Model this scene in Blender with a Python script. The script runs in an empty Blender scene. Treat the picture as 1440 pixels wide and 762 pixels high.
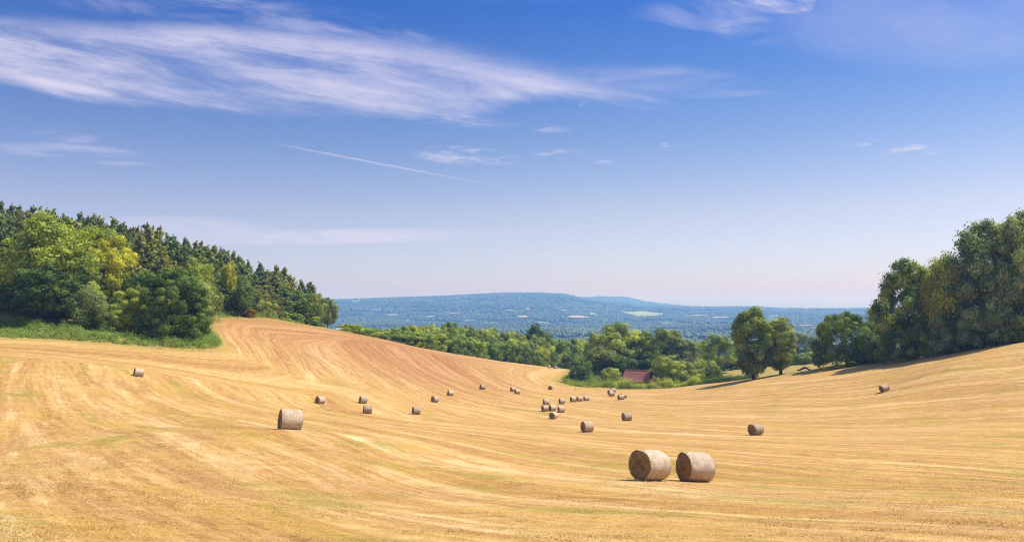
import bpy, math, random
import numpy as np
from mathutils import Vector, Matrix

# ------------------------------------------------------------------ basics
sc = bpy.context.scene
COL = sc.collection
F, CX, CY, HY = 1050.0, 720.0, 381.0, 430.0          # camera constants of the 1440x762 photograph
PITCH = math.atan((HY - CY) / F)
SUN_EL = math.radians(59.0)
SUN_AZ = math.radians(82.0)                           # clockwise from +Y (view direction) towards +X
SUN = Vector((math.sin(SUN_AZ) * math.cos(SUN_EL), math.cos(SUN_AZ) * math.cos(SUN_EL), math.sin(SUN_EL)))
rng = np.random.default_rng(7)


def ray(px, py):
    X = (px - CX) / F
    Y = (CY - py) / F
    c, s = math.cos(PITCH), math.sin(PITCH)
    d = np.array([X, c - Y * s, s + Y * c])
    return d / d[1]


def W(px, py, d):
    return ray(px, py) * d


def sstep(a, b, x):
    t = np.clip((x - a) / (b - a), 0, 1)
    return t * t * (3 - 2 * t)


# ------------------------------------------------------------------ terrain
CTRL = [  # pixel x, pixel y, distance along the view: seen ground
    (42, 762, 10), (220, 762, 11), (400, 762, 11.5), (600, 762, 12), (800, 762, 12), (1000, 762, 12), (1200, 762, 11.5), (1397, 762, 11), (1500, 762, 10.5),
    (42, 690, 19), (200, 690, 22), (420, 690, 25), (600, 690, 28), (1100, 690, 30.5), (1397, 690, 27),
    (913, 676, 31.6), (978, 678, 33.2), (406, 606, 46), (600, 650, 40), (700, 620, 58), (826, 607, 93), (881, 592, 117), (1063, 612, 86),
    (1245, 551, 134), (1397, 640, 50), (1397, 600, 74), (1397, 550, 108), (1250, 600, 90), (1500, 560, 92),
    (193, 530, 110), (42, 560, 76), (42, 520, 99), (42, 620, 44), (200, 600, 55), (330, 590, 62), (500, 600, 63), (500, 645, 36), (250, 560, 92), (-60, 520, 97),
    (449, 568, 128), (510, 567, 134), (585, 582, 130), (611, 565.5, 161), (633, 556.5, 178), (678, 547.5, 203), (727, 552, 202),
    (774, 547.8, 236), (772, 578, 150), (778, 589, 140), (790, 567, 178), (824, 563.7, 192), (860, 556, 212), (873, 562, 190),
    (772, 517.5, 322), (780, 518, 318), (950, 570, 165), (1000, 590, 120), (1100, 565, 145), (330, 500, 160), (400, 520, 160), (420, 490, 190), (500, 520, 180), (600, 520, 220), (680, 530, 235),
    (1180, 540, 155), (1330, 520, 132), (1397, 510, 128),
]
EDGE = [  # pixel x, pixel y, distance: the edge of the mown field
    (-60, 474, 126), (0, 475, 128), (42, 476, 130), (120, 480, 133), (200, 487, 137), (260, 491, 139.5), (295, 492, 142), (309, 489, 149), (311, 484, 158), (303, 476, 168),
    (292, 466, 178), (287, 456, 188), (296, 448, 200), (330, 446, 208), (380, 448, 214), (430, 457, 226), (480, 465, 238), (540, 477, 250), (600, 490, 262),
    (660, 501, 282), (720, 510, 302), (765, 516, 322), (800, 519, 318), (812, 522, 306), (800, 527, 290), (785, 535, 264), (790, 540, 250), (830, 545, 240),
    (880, 547, 236), (940, 546, 236), (980, 541, 234), (1030, 535, 224), (1060, 532, 208), (1100, 527, 200), (1150, 519.5, 190), (1200, 514, 184), (1260, 506, 176),
    (1330, 496, 166), (1397, 486, 156), (1460, 477, 148), (1560, 464, 134),
]
BACK = [  # ground hidden behind trees and crests: x, y, z
    (-142, 220, 6.5), (-120, 250, 4), (-175, 250, 14), (-100, 262, -3), (-200, 300, 14), (-130, 320, -2), (-90, 300, -9), (-60, 272, -14), (-60, 300, -20), (-30, 320, -30), (-90, 360, -25),
    (0, 345, -33), (30, 350, -36), (0, 420, -46), (60, 300, -28), (45, 262, -27), (100, 260, -21.5), (110, 230, -16), (130, 190, -7), (150, 160, 0), (200, 220, -8),
    (100, 300, -24), (110, 340, -28), (180, 330, -24), (-130, 160, 3), (-170, 150, 8), (-110, 140, -3.5), (-150, 120, 0),
    (0, 0, -1.72), (-20, -20, -0.5), (20, -20, -0.8), (-40, 10, -5.5), (40, 20, -7.5), (0, 5, -2.35), (0, -60, 5), (80, 30, -9), (-80, 40, -7), (110, 80, -7), (-110, 80, -7), (130, 120, -3),
    (-200, 420, -20), (-100, 430, -40), (100, 440, -47), (200, 430, -42), (320, 300, -20), (-320, 300, 8), (300, 100, 8), (-300, 100, 10), (0, 520, -60), (260, 520, -58), (-260, 520, -50), (0, 640, -72), (300, 640, -72), (-300, 640, -68),
]
pts = [W(*p) for p in CTRL + EDGE] + [np.array(b, float) for b in BACK]
pts = np.array(pts)
S = 100.0


def _phi(r2):
    return 0.5 * r2 * np.log(r2 + 1e-12)


A = pts[:, :2] / S
n = len(A)
d2 = ((A[:, None] - A[None]) ** 2).sum(-1)
lam = np.full(n, 2.5e-4)
lam[len(CTRL) + len(EDGE):] = 2e-3
lam[:9] = 1e-5
K = _phi(d2) + np.diag(lam)
P = np.c_[np.ones(n), A]
M = np.zeros((n + 3, n + 3))
M[:n, :n] = K; M[:n, n:] = P; M[n:, :n] = P.T
sol = np.linalg.solve(M, np.r_[pts[:, 2], 0, 0, 0])


def Hnear(x, y):
    x = np.atleast_1d(np.asarray(x, float)).ravel(); y = np.atleast_1d(np.asarray(y, float)).ravel()
    out = np.empty(len(x))
    for i in range(0, len(x), 20000):
        q = np.c_[x[i:i + 20000], y[i:i + 20000]] / S
        r2 = ((q[:, None] - A[None]) ** 2).sum(-1)
        out[i:i + 20000] = _phi(r2) @ sol[:n] + sol[n] + q @ sol[n + 1:]
    return out


def vnoise(x, y, seed=0):
    """smooth value noise, about -1..1"""
    xi = np.floor(x).astype(np.int64); yi = np.floor(y).astype(np.int64)
    fx = x - xi; fy = y - yi
    fx = fx * fx * (3 - 2 * fx); fy = fy * fy * (3 - 2 * fy)

    def h(a, b):
        v = (a * 374761393 + b * 668265263 + seed * 1442695041) & 0x7fffffff
        v = ((v ^ (v >> 13)) * 1274126177) & 0x7fffffff
        v = (v ^ (v >> 16)) & 0xffff
        return v / 32767.5 - 1
    return (h(xi, yi) * (1 - fx) + h(xi + 1, yi) * fx) * (1 - fy) + (h(xi, yi + 1) * (1 - fx) + h(xi + 1, yi + 1) * fx) * fy


PLAIN = -82.0
# skyline of the far ridge: pixel x, pixel y
RIDGE1 = [(-900, 425), (300, 424), (470, 422.5), (600, 418.5), (660, 415.5), (700, 413.5), (760, 413), (795, 415), (822, 420.5), (860, 426), (900, 430), (960, 432), (1010, 432.5), (1060, 432), (1100, 434.5), (1200, 434.5), (2400, 434)]
RIDGE2 = [(-900, 436), (700, 430), (780, 424), (818, 419.5), (840, 418.2), (880, 419), (905, 424), (930, 427.5), (965, 431), (1010, 433), (1100, 434.5), (1200, 433.6), (2400, 433.5)]


def Hfar(x, y):
    y_ = np.maximum(y, 1.0)
    px = CX + F * x / y_
    r = np.hypot(x, y)
    e1 = (HY - np.interp(px, [p[0] for p in RIDGE1], [p[1] for p in RIDGE1])) / F
    e2 = (HY - np.interp(px, [p[0] for p in RIDGE2], [p[1] for p in RIDGE2])) / F
    R1, R2 = 6200.0, 9400.0
    c1 = e1 * R1 - PLAIN; c2 = e2 * R2 - PLAIN
    s1 = np.where(r < R1, sstep(2900, R1, r) ** 1.15, 1 - 0.75 * sstep(R1, R1 + 2200, r))
    s2 = np.where(r < R2, sstep(7600, R2, r), 1 - 0.5 * sstep(R2, R2 + 2600, r))
    z = PLAIN + np.maximum(c1 * s1, c2 * s2)
    roll = vnoise(x / 420, y / 420, 3) * 7 + vnoise(x / 170, y / 170, 4) * 3
    fade = sstep(900, 1600, r) * (1 - 0.8 * sstep(R1 - 700, R1, r) * (r < R1 + 300))
    return z + roll * fade


def H(x, y):
    x = np.atleast_1d(np.asarray(x, float)).ravel(); y = np.atleast_1d(np.asarray(y, float)).ravel()
    far = Hfar(x, y)
    out = far.copy()
    w = np.maximum(sstep(430, 640, y), np.maximum(sstep(260, 460, np.abs(x)), sstep(60, 200, -y)))
    m = w < 1
    if m.any():
        out[m] = Hnear(x[m], y[m]) * (1 - w[m]) + far[m] * w[m]
    return out


def h1(x, y):
    return float(H(x, y)[0])


def on_ground(px, py, d0=None, lo=6.0, hi=420.0):
    """where the sight line through a pixel meets the ground (nearest to d0)"""
    dr = ray(px, py)
    ts = np.linspace(lo, hi, 1600)
    g = dr[2] * ts - H(dr[0] * ts, dr[1] * ts)
    idx = np.where((g[:-1] > 0) & (g[1:] <= 0))[0]
    if len(idx) == 0:
        return dr * (d0 or hi)
    cand = ts[idx] + (ts[1] - ts[0]) * g[idx] / (g[idx] - g[idx + 1])
    t = cand[0] if d0 is None else cand[np.argmin(abs(cand - d0))]
    return dr * t


# ------------------------------------------------------------------ mesh helpers
def mesh_np(name, v, f, mat=None, attrs=None, smooth=False, fmat=None):
    v = np.asarray(v, np.float32); f = np.asarray(f, np.int32)
    me = bpy.data.meshes.new(name)
    k = f.shape[1]
    me.vertices.add(len(v)); me.vertices.foreach_set('co', v.ravel())
    me.loops.add(f.size); me.loops.foreach_set('vertex_index', f.ravel())
    me.polygons.add(len(f))
    me.polygons.foreach_set('loop_start', np.arange(0, f.size, k, dtype=np.int32))
    me.polygons.foreach_set('loop_total', np.full(len(f), k, np.int32))
    if smooth:
        me.polygons.foreach_set('use_smooth', np.ones(len(f), bool))
    if fmat is not None:
        me.polygons.foreach_set('material_index', np.asarray(fmat, np.int32))
    me.update(calc_edges=True)
    for an, val in (attrs or {}).items():
        at = me.attributes.new(an, 'FLOAT', 'POINT')
        at.data.foreach_set('value', np.asarray(val, np.float32))
    if mat is not None:
        for m_ in (mat if isinstance(mat, (list, tuple)) else [mat]):
            me.materials.append(m_)
    return me


def obj(name, me, parent=None, **props):
    o = bpy.data.objects.new(name, me)
    COL.objects.link(o)
    if parent is not None:
        o.parent = parent
    for k, v in props.items():
        o[k] = v
    return o


def thing(name, label, cat, loc, group=None):
    o = bpy.data.objects.new(name, None)
    COL.objects.link(o)
    o.location = loc
    o.empty_display_size = 0.5
    o['label'] = label; o['category'] = cat
    if group:
        o['group'] = group
    return o


class TB:
    """triangle / quad soup collector"""
    def __init__(s):
        s.v = []; s.f = []; s.n = 0

    def add(s, v, f):
        s.v.append(np.asarray(v, float)); s.f.append(np.asarray(f, int) + s.n); s.n += len(v)

    def tube(s, path, radii, k=7, cap=True):
        path = np.asarray(path, float); m = len(path)
        vs = []
        for i in range(m):
            t = path[min(i + 1, m - 1)] - path[max(i - 1, 0)]
            t /= np.linalg.norm(t) + 1e-9
            a = np.cross(t, [0.31, 0.95, 0.1]); a /= np.linalg.norm(a) + 1e-9
            b = np.cross(t, a)
            th = np.arange(k) * 2 * math.pi / k
            vs.append(path[i] + radii[i] * (np.cos(th)[:, None] * a + np.sin(th)[:, None] * b))
        fs = []
        for i in range(m - 1):
            for j in range(k):
                fs.append((i * k + j, i * k + (j + 1) % k, (i + 1) * k + (j + 1) % k, (i + 1) * k + j))
        v = np.vstack(vs)
        if cap:
            v = np.vstack([v, path[-1:], path[:1]])
            e, b0 = m * k, m * k + 1
            for j in range(k):
                a0, a1 = (m - 1) * k + j, (m - 1) * k + (j + 1) % k
                fs.append((a0, a1, e, e))
                fs.append(((j + 1) % k, j, b0, b0))
        s.add(v, fs)

    def box(s, x0, x1, y0, y1, z0, z1):
        v = [(x0, y0, z0), (x1, y0, z0), (x1, y1, z0), (x0, y1, z0), (x0, y0, z1), (x1, y0, z1), (x1, y1, z1), (x0, y1, z1)]
        s.add(v, [(0, 3, 2, 1), (4, 5, 6, 7), (0, 1, 5, 4), (1, 2, 6, 5), (2, 3, 7, 6), (3, 0, 4, 7)])

    def mesh(s, name, mat, smooth=True):
        v = np.vstack(s.v); f = np.vstack(s.f)
        me = bpy.data.meshes.new(name)
        me.from_pydata([tuple(p) for p in v], [], [tuple(dict.fromkeys(map(int, q))) for q in f])
        if smooth:
            me.polygons.foreach_set('use_smooth', np.ones(len(me.polygons), bool))
        me.update()
        me.materials.append(mat)
        return me


# ------------------------------------------------------------------ node helpers
class NT:
    def __init__(s, tree):
        s.t = tree; s.n = tree.nodes; s.l = tree.links

    def node(s, typ, **kw):
        nd = s.n.new(typ)
        for k, v in kw.items():
            setattr(nd, k, v)
        return nd

    def _in(s, sock, v):
        if v is None:
            return
        if isinstance(v, bpy.types.NodeSocket):
            s.l.new(v, sock)
        else:
            if isinstance(v, (tuple, list)) and len(v) == 3 and sock.type == 'RGBA':
                v = (*v, 1)
            sock.default_value = v

    def m(s, op, a, b=None, c=None, clamp=False):
        nd = s.node('ShaderNodeMath', operation=op, use_clamp=clamp)
        s._in(nd.inputs[0], a)
        if b is not None: s._in(nd.inputs[1], b)
        if c is not None: s._in(nd.inputs[2], c)
        return nd.outputs[0]

    def ss(s, lo, hi, x, t0=0.0, t1=1.0):
        nd = s.node('ShaderNodeMapRange', interpolation_type='SMOOTHSTEP')
        s._in(nd.inputs['Value'], x)
        s._in(nd.inputs['From Min'], lo); s._in(nd.inputs['From Max'], hi)
        s._in(nd.inputs['To Min'], t0); s._in(nd.inputs['To Max'], t1)
        return nd.outputs['Result']

    def lin(s, lo, hi, x, t0=0.0, t1=1.0):
        nd = s.node('ShaderNodeMapRange', clamp=True)
        s._in(nd.inputs['Value'], x)
        s._in(nd.inputs['From Min'], lo); s._in(nd.inputs['From Max'], hi)
        s._in(nd.inputs['To Min'], t0); s._in(nd.inputs['To Max'], t1)
        return nd.outputs['Result']

    def mix(s, fac, a, b, blend='MIX'):
        nd = s.node('ShaderNodeMix', data_type='RGBA', blend_type=blend)
        s._in(nd.inputs[0], fac); s._in(nd.inputs[6], a); s._in(nd.inputs[7], b)
        return nd.outputs[2]

    def xyz(s, x, y, z=0.0):
        nd = s.node('ShaderNodeCombineXYZ')
        for i, v in enumerate((x, y, z)):
            s._in(nd.inputs[i], v)
        return nd.outputs[0]

    def sep(s, v):
        nd = s.node('ShaderNodeSeparateXYZ'); s._in(nd.inputs[0], v)
        return nd.outputs

    def noise(s, vec, scale=1.0, detail=3.0, rough=0.55, dist=0.0):
        nd = s.node('ShaderNodeTexNoise')
        s._in(nd.inputs['Vector'], vec); s._in(nd.inputs['Scale'], scale)
        nd.inputs['Detail'].default_value = detail; nd.inputs['Roughness'].default_value = rough
        nd.inputs['Distortion'].default_value = dist
        return nd.outputs['Fac']

    def attr(s, name, kind='GEOMETRY'):
        nd = s.node('ShaderNodeAttribute', attribute_name=name, attribute_type=kind)
        return nd.outputs['Fac']

    def ramp(s, x, stops, interp='LINEAR'):
        nd = s.node('ShaderNodeValToRGB')
        cr = nd.color_ramp; cr.interpolation = interp
        while len(cr.elements) < len(stops): cr.elements.new(0.5)
        for e, (p, c) in zip(cr.elements, stops):
            e.position = p; e.color = (*c, 1) if len(c) == 3 else c
        s._in(nd.inputs[0], x)
        return nd.outputs[0]


def new_mat(name):
    m = bpy.data.materials.new(name); m.use_nodes = True
    m.node_tree.nodes.clear()
    t = NT(m.node_tree)
    out = t.node('ShaderNodeOutputMaterial')
    return m, t, out


def principled(t, out, color, rough=0.8, spec=0.2, bump=None, bstr=0.3, bdist=0.02):
    p = t.node('ShaderNodeBsdfPrincipled')
    t._in(p.inputs['Base Color'], color)
    t._in(p.inputs['Roughness'], rough)
    p.inputs['Specular IOR Level'].default_value = spec
    if bump is not None:
        b = t.node('ShaderNodeBump'); t._in(b.inputs['Height'], bump)
        b.inputs['Strength'].default_value = bstr; b.inputs['Distance'].default_value = bdist
        t.l.new(b.outputs[0], p.inputs['Normal'])
    t.l.new(p.outputs[0], out.inputs[0])
    return p


# ------------------------------------------------------------------ materials
def field_colour(t, pos, mow, edge, along):
    """mown hay field: swathes that follow the mower, bleached straw, green regrowth"""
    x, y, z = t.sep(pos)
    wob = t.m('MULTIPLY', t.m('SUBTRACT', t.noise(pos, 0.035, 2), 0.5), 1.6)
    u = t.m('ADD', mow, wob)
    v = along
    broad = t.noise(t.xyz(t.m('MULTIPLY', u, 0.16), t.m('MULTIPLY', v, 0.012), 0.0), 1.0, 3, 0.6)
    swath = t.noise(t.xyz(t.m('MULTIPLY', u, 0.55), t.m('MULTIPLY', v, 0.022), 7.3), 1.0, 4, 0.62, 0.3)
    rows = t.m('SINE', t.m('ADD', t.m('MULTIPLY', u, 1.75), t.m('MULTIPLY', broad, 14.0)))
    fine = t.noise(t.xyz(t.m('MULTIPLY', u, 2.2), t.m('MULTIPLY', v, 0.13), 3.1), 1.0, 5, 0.66, 0.4)
    hair = t.noise(t.xyz(t.m('MULTIPLY', u, 6.0), t.m('MULTIPLY', v, 0.6), 5.1), 1.0, 5, 0.7, 0.5)
    mot = t.noise(pos, 0.9, 7, 0.68)
    grain = t.noise(pos, 14.0, 5, 0.7)
    big = t.noise(pos, 0.013, 3, 0.5)
    s = t.m('ADD', t.m('ADD', t.m('MULTIPLY', broad, 0.20), t.m('MULTIPLY', swath, 0.27)), t.m('ADD', t.m('MULTIPLY', fine, 0.34), t.m('ADD', t.m('ADD', t.m('MULTIPLY', mot, 0.24), t.m('MULTIPLY', hair, 0.22)), t.m('MULTIPLY', rows, 0.012))))
    s = t.m('SUBTRACT', s, 0.133)
    straw = t.ramp(s, [(0.36, (0.195, 0.092, 0.028)), (0.43, (0.315, 0.166, 0.053)), (0.49, (0.415, 0.238, 0.082)), (0.55, (0.505, 0.318, 0.128)), (0.63, (0.64, 0.455, 0.235))])
    # green regrowth: low patches, more of it near the valley and in front
    gpat = t.noise(t.xyz(t.m('MULTIPLY', u, 0.22), t.m('MULTIPLY', v, 0.05), 11.0), 1.0, 5, 0.65, 0.3)
    g2 = t.noise(pos, 0.30, 5, 0.65)
    g = t.m('ADD', t.m('MULTIPLY', gpat, 0.6), t.m('MULTIPLY', g2, 0.4))
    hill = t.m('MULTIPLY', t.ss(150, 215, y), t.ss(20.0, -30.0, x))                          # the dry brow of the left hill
    dist = t.ss(60, 15, y)
    thr = t.m('ADD', t.m('SUBTRACT', 0.505, t.m('MULTIPLY', dist, 0.025)), t.m('MULTIPLY', hill, 0.09))
    gm = t.m('MULTIPLY', t.ss(thr, t.m('ADD', thr, 0.15), g), 0.85)
    yel = t.noise(t.xyz(t.m('MULTIPLY', u, 0.38), t.m('MULTIPLY', v, 0.07), 21.0), 1.0, 6, 0.68, 0.4)
    brn = t.noise(t.xyz(t.m('MULTIPLY', u, 0.50), t.m('MULTIPLY', v, 0.05), 31.0), 1.0, 6, 0.68, 0.4)
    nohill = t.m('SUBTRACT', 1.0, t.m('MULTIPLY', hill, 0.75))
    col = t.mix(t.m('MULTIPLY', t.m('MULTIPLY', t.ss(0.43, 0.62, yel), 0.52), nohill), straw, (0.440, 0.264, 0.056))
    col = t.mix(t.m('MULTIPLY', t.ss(0.48, 0.66, brn), 0.55), col, (0.330, 0.165, 0.066))
    col = t.mix(t.m('MULTIPLY', t.ss(0.55, 0.70, swath), 0.28), col, (0.63, 0.46, 0.255))
    col = t.mix(gm, col, (0.265, 0.208, 0.034))
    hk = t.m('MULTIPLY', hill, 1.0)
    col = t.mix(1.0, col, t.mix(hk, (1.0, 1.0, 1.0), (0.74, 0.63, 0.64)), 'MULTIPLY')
    col = t.mix(t.m('MULTIPLY', t.ss(0.42, 0.62, big), 0.12), col, (0.50, 0.31, 0.13))
    clod = t.lin(0.32, 0.68, t.noise(pos, 3.2, 5, 0.7), 0.86, 1.14)
    col = t.mix(1.0, col, t.xyz(clod, clod, clod), 'MULTIPLY')
    fleck = t.m('MULTIPLY', t.ss(0.30, 0.20, t.noise(pos, 5.0, 6, 0.72)), 0.16)
    col = t.mix(fleck, col, (0.10, 0.055, 0.02))
    gr = t.lin(0.3, 0.7, grain, 0.68, 1.32)
    col = t.mix(1.0, col, t.xyz(gr, gr, gr), 'MULTIPLY')
    # uncut margin
    en = t.m('ADD', edge, t.m('MULTIPLY', t.m('SUBTRACT', t.noise(pos, 0.35, 4, 0.6), 0.5), 5.0))
    rough_g = t.ramp(t.noise(pos, 0.8, 5, 0.65), [(0.3, (0.19, 0.165, 0.035)), (0.5, (0.30, 0.235, 0.06)), (0.7, (0.42, 0.29, 0.10))])
    col = t.mix(t.m('MULTIPLY', t.ss(5.5, 1.0, en), 0.45), col, (0.26, 0.205, 0.045))
    col = t.mix(t.ss(0.8, -0.8, en), col, rough_g)
    return col, s, grain


def mat_field():
    m, t, out = new_mat('mown_hay')
    pos = t.node('ShaderNodeNewGeometry').outputs['Position']
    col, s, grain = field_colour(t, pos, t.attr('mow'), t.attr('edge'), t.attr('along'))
    bump = t.m('ADD', t.m('MULTIPLY', s, 0.6), t.m('MULTIPLY', grain, 0.25))
    p = principled(t, out, col, 0.9, 0.15, bump, 0.55, 0.25)
    return m


def mat_stubble():
    m, t, out = new_mat('straw_stubble')
    pos = t.node('ShaderNodeNewGeometry').outputs['Position']
    col, s, grain = field_colour(t, pos, t.attr('mow'), 20.0, t.attr('along'))
    tone = t.attr('tone')
    col = t.mix(t.m('MULTIPLY', t.ss(0.55, 1.0, tone), 0.55), col, (0.66, 0.48, 0.27))
    col = t.mix(t.m('MULTIPLY', t.ss(0.30, 0.0, tone), 0.5), col, (0.22, 0.19, 0.04))
    principled(t, out, col, 0.85, 0.15)
    return m


def mat_leaf(name, lo, mid, hi, transl=0.22, huevar=0.10, rough=0.6):
    """three leaf colours picked per twig cluster, a slight shift from tree to tree"""
    m, t, out = new_mat(name)
    tone = t.attr('tone')
    oi = t.node('ShaderNodeObjectInfo').outputs['Random']
    tt = t.m('ADD', tone, t.m('MULTIPLY', t.m('SUBTRACT', oi, 0.5), 0.42), clamp=True)
    col = t.ramp(tt, [(0.08, lo), (0.5, mid), (0.95, hi)])
    k = t.lin(0, 1, t.m('FRACT', t.m('MULTIPLY', oi, 7.13)), 1 - huevar * 2.0, 1 + huevar * 2.0)
    col = t.mix(1.0, col, t.xyz(k, t.m('POWER', k, 0.6), k), 'MULTIPLY')
    p = t.node('ShaderNodeBsdfPrincipled')
    t._in(p.inputs['Base Color'], col); p.inputs['Roughness'].default_value = rough
    p.inputs['Specular IOR Level'].default_value = 0.25
    tr = t.node('ShaderNodeBsdfTranslucent')
    t._in(tr.inputs[0], t.mix(1.0, col, (1.25, 1.2, 0.5), 'MULTIPLY'))
    mx = t.node('ShaderNodeMixShader'); mx.inputs[0].default_value = transl
    t.l.new(p.outputs[0], mx.inputs[1]); t.l.new(tr.outputs[0], mx.inputs[2])
    t.l.new(mx.outputs[0], out.inputs[0])
    return m


def mat_simple(name, stops, scale=6.0, rough=0.85, bump=0.3, vec=None):
    m, t, out = new_mat(name)
    co = t.node('ShaderNodeTexCoord').outputs['Object']
    if vec is not None:
        mp = t.node('ShaderNodeMapping'); mp.inputs['Scale'].default_value = vec
        t.l.new(co, mp.inputs[0]); co = mp.outputs[0]
    nz = t.noise(co, scale, 6, 0.65)
    principled(t, out, t.ramp(nz, stops), rough, 0.2, nz, bump, 0.03)
    return m


MAT = {}
MAT['pine'] = mat_leaf('pine_needles', (0.092, 0.128, 0.028), (0.185, 0.240, 0.044), (0.320, 0.360, 0.060), 0.25)
MAT['pine_warm'] = mat_leaf('warm_pine_needles', (0.125, 0.140, 0.027), (0.250, 0.262, 0.044), (0.380, 0.370, 0.060), 0.25)
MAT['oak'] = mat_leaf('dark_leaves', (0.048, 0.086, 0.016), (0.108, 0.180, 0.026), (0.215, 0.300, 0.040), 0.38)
MAT['mid'] = mat_leaf('green_leaves', (0.088, 0.148, 0.020), (0.200, 0.290, 0.033), (0.380, 0.460, 0.053), 0.34)
MAT['light'] = mat_leaf('light_green_leaves', (0.145, 0.200, 0.024), (0.300, 0.370, 0.040), (0.490, 0.540, 0.060), 0.36)
MAT['olive'] = mat_leaf('olive_leaves', (0.125, 0.168, 0.034), (0.250, 0.310, 0.062), (0.420, 0.470, 0.092), 0.38)
MAT['yellow'] = mat_leaf('yellow_green_leaves', (0.250, 0.290, 0.016), (0.430, 0.455, 0.022), (0.560, 0.550, 0.030), 0.40)
MAT['grey'] = mat_leaf('grey_green_leaves', (0.150, 0.200, 0.068), (0.290, 0.360, 0.118), (0.450, 0.510, 0.180), 0.38)
MAT['dusk'] = mat_leaf('dull_green_leaves', (0.092, 0.136, 0.032), (0.190, 0.255, 0.054), (0.330, 0.385, 0.080), 0.38)
MAT['rust'] = mat_leaf('rusty_leaves', (0.200, 0.120, 0.025), (0.340, 0.205, 0.037), (0.450, 0.300, 0.052), 0.36)
MAT['bracken'] = mat_leaf('bracken_fronds', (0.140, 0.205, 0.036), (0.270, 0.365, 0.072), (0.420, 0.505, 0.115), 0.36)
MAT['bramble'] = mat_leaf('bramble_leaves', (0.135, 0.200, 0.020), (0.280, 0.360, 0.036), (0.450, 0.500, 0.056), 0.36)
MAT['drygrass'] = mat_leaf('dry_grass', (0.200, 0.160, 0.040), (0.360, 0.270, 0.085), (0.500, 0.380, 0.150), 0.25)
MAT['bark'] = mat_simple('bark', [(0.3, (0.045, 0.036, 0.028)), (0.7, (0.13, 0.105, 0.08))], 9, 0.9, 0.5, (4, 4, 0.8))
MAT['pinebark'] = mat_simple('pine_bark', [(0.3, (0.075, 0.045, 0.030)), (0.7, (0.19, 0.11, 0.07))], 9, 0.9, 0.5, (4, 4, 0.8))
MAT['wood'] = mat_simple('weathered_wood', [(0.3, (0.07, 0.05, 0.038)), (0.7, (0.20, 0.15, 0.115))], 5, 0.9, 0.4, (6, 6, 1))
MAT['farwood'] = mat_leaf('distant_canopy', (0.032, 0.056, 0.018), (0.062, 0.096, 0.026), (0.115, 0.150, 0.040), 0.0, 0.0)
MAT['field'] = mat_field()
MAT['stubble'] = mat_stubble()

# ------------------------------------------------------------------ field ground
epoly = np.array([W(*p)[:2] for p in EDGE])
# closed polygon of the mown field (it goes on behind the camera)
fpoly = np.vstack([epoly, [[150, 60], [140, -120], [-140, -120], [-150, 60]]])


def seg_dist(px, py, poly, closed=True):
    a = poly; b = np.roll(poly, -1, 0)
    if not closed:
        a, b = poly[:-1], poly[1:]
    best = np.full(px.shape, 1e18)
    for (ax, ay), (bx, by) in zip(a, b):
        dx, dy = bx - ax, by - ay
        t = np.clip(((px - ax) * dx + (py - ay) * dy) / (dx * dx + dy * dy + 1e-9), 0, 1)
        best = np.minimum(best, (px - ax - t * dx) ** 2 + (py - ay - t * dy) ** 2)
    return np.sqrt(best)


def inside(px, py, poly):
    r = np.zeros(px.shape, bool)
    a = poly; b = np.roll(poly, -1, 0)
    for (ax, ay), (bx, by) in zip(a, b):
        c = ((ay > py) != (by > py)) & (px < (bx - ax) * (py - ay) / (by - ay + 1e-12) + ax)
        r ^= c
    return r


def chaikin(p, k=2):
    for _ in range(k):
        q = np.empty((2 * len(p) - 2, 2))
        q[0::2] = 0.75 * p[:-1] + 0.25 * p[1:]
        q[1::2] = 0.25 * p[:-1] + 0.75 * p[1:]
        p = np.vstack([p[:1], q, p[-1:]])
    return p


efine = chaikin(epoly, 2)
fpoly = np.vstack([efine, fpoly[len(epoly):]])


def edge_sd(x, y):
    d = seg_dist(x, y, efine, False)
    return np.where(inside(x, y, fpoly), d, -d)


def mow_uv(x, y, sd):
    u0 = 0.83 * x + 0.56 * y + 0.0011 * (x + 20) * (y - 90) * 0.6 + 1.0 * vnoise(x / 60, y / 60, 11)
    v0 = 0.56 * x - 0.83 * y
    # along the left bank, round the spur and in the far corner the mower followed the edge
    # the headland is widest by the left bank and in the far corner
    dL = np.exp(-(((x + 70) / 55) ** 2 + ((y - 165) / 50) ** 2))
    dC = np.exp(-(((x - 12) / 38) ** 2 + ((y - 285) / 45) ** 2))
    wid = 7 + 24 * np.maximum(dL, dC)
    w = 1 - sstep(wid * 0.75, wid * 1.35, np.maximum(sd, 0))
    return u0, v0, w


def field_attrs(x, y):
    sd = edge_sd(x, y)
    u0, v0, w = mow_uv(x, y, sd)
    u = u0 * (1 - w) + (sd * 1.0 + 40) * w
    return sd, u, v0


gx = np.unique(np.r_[np.arange(-460, -240, 8), np.arange(-240, 240, 2.0), np.arange(240, 461, 8)])
gy = np.unique(np.r_[np.arange(-200, -20, 8), np.arange(-20, 70, 1.0), np.arange(70, 345, 2.0), np.arange(345, 700, 8)])
GX, GY = np.meshgrid(gx, gy)
x, y = GX.ravel(), GY.ravel()
z = H(x, y)
sd, mu, mv = field_attrs(x, y)
z = z + 0.05 * vnoise(x / 3, y / 3, 5) + 0.12 * vnoise(x / 11, y / 11, 6)
nx, ny = len(gx), len(gy)
i = np.arange((ny - 1) * nx).reshape(ny - 1, nx)[:, :-1].ravel()
quads = np.c_[i, i + 1, i + nx + 1, i + nx]
obj('field', mesh_np('field', np.c_[x, y, z], quads, MAT['field'], {'edge': sd, 'mow': mu, 'along': mv}, True), kind='structure')

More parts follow.
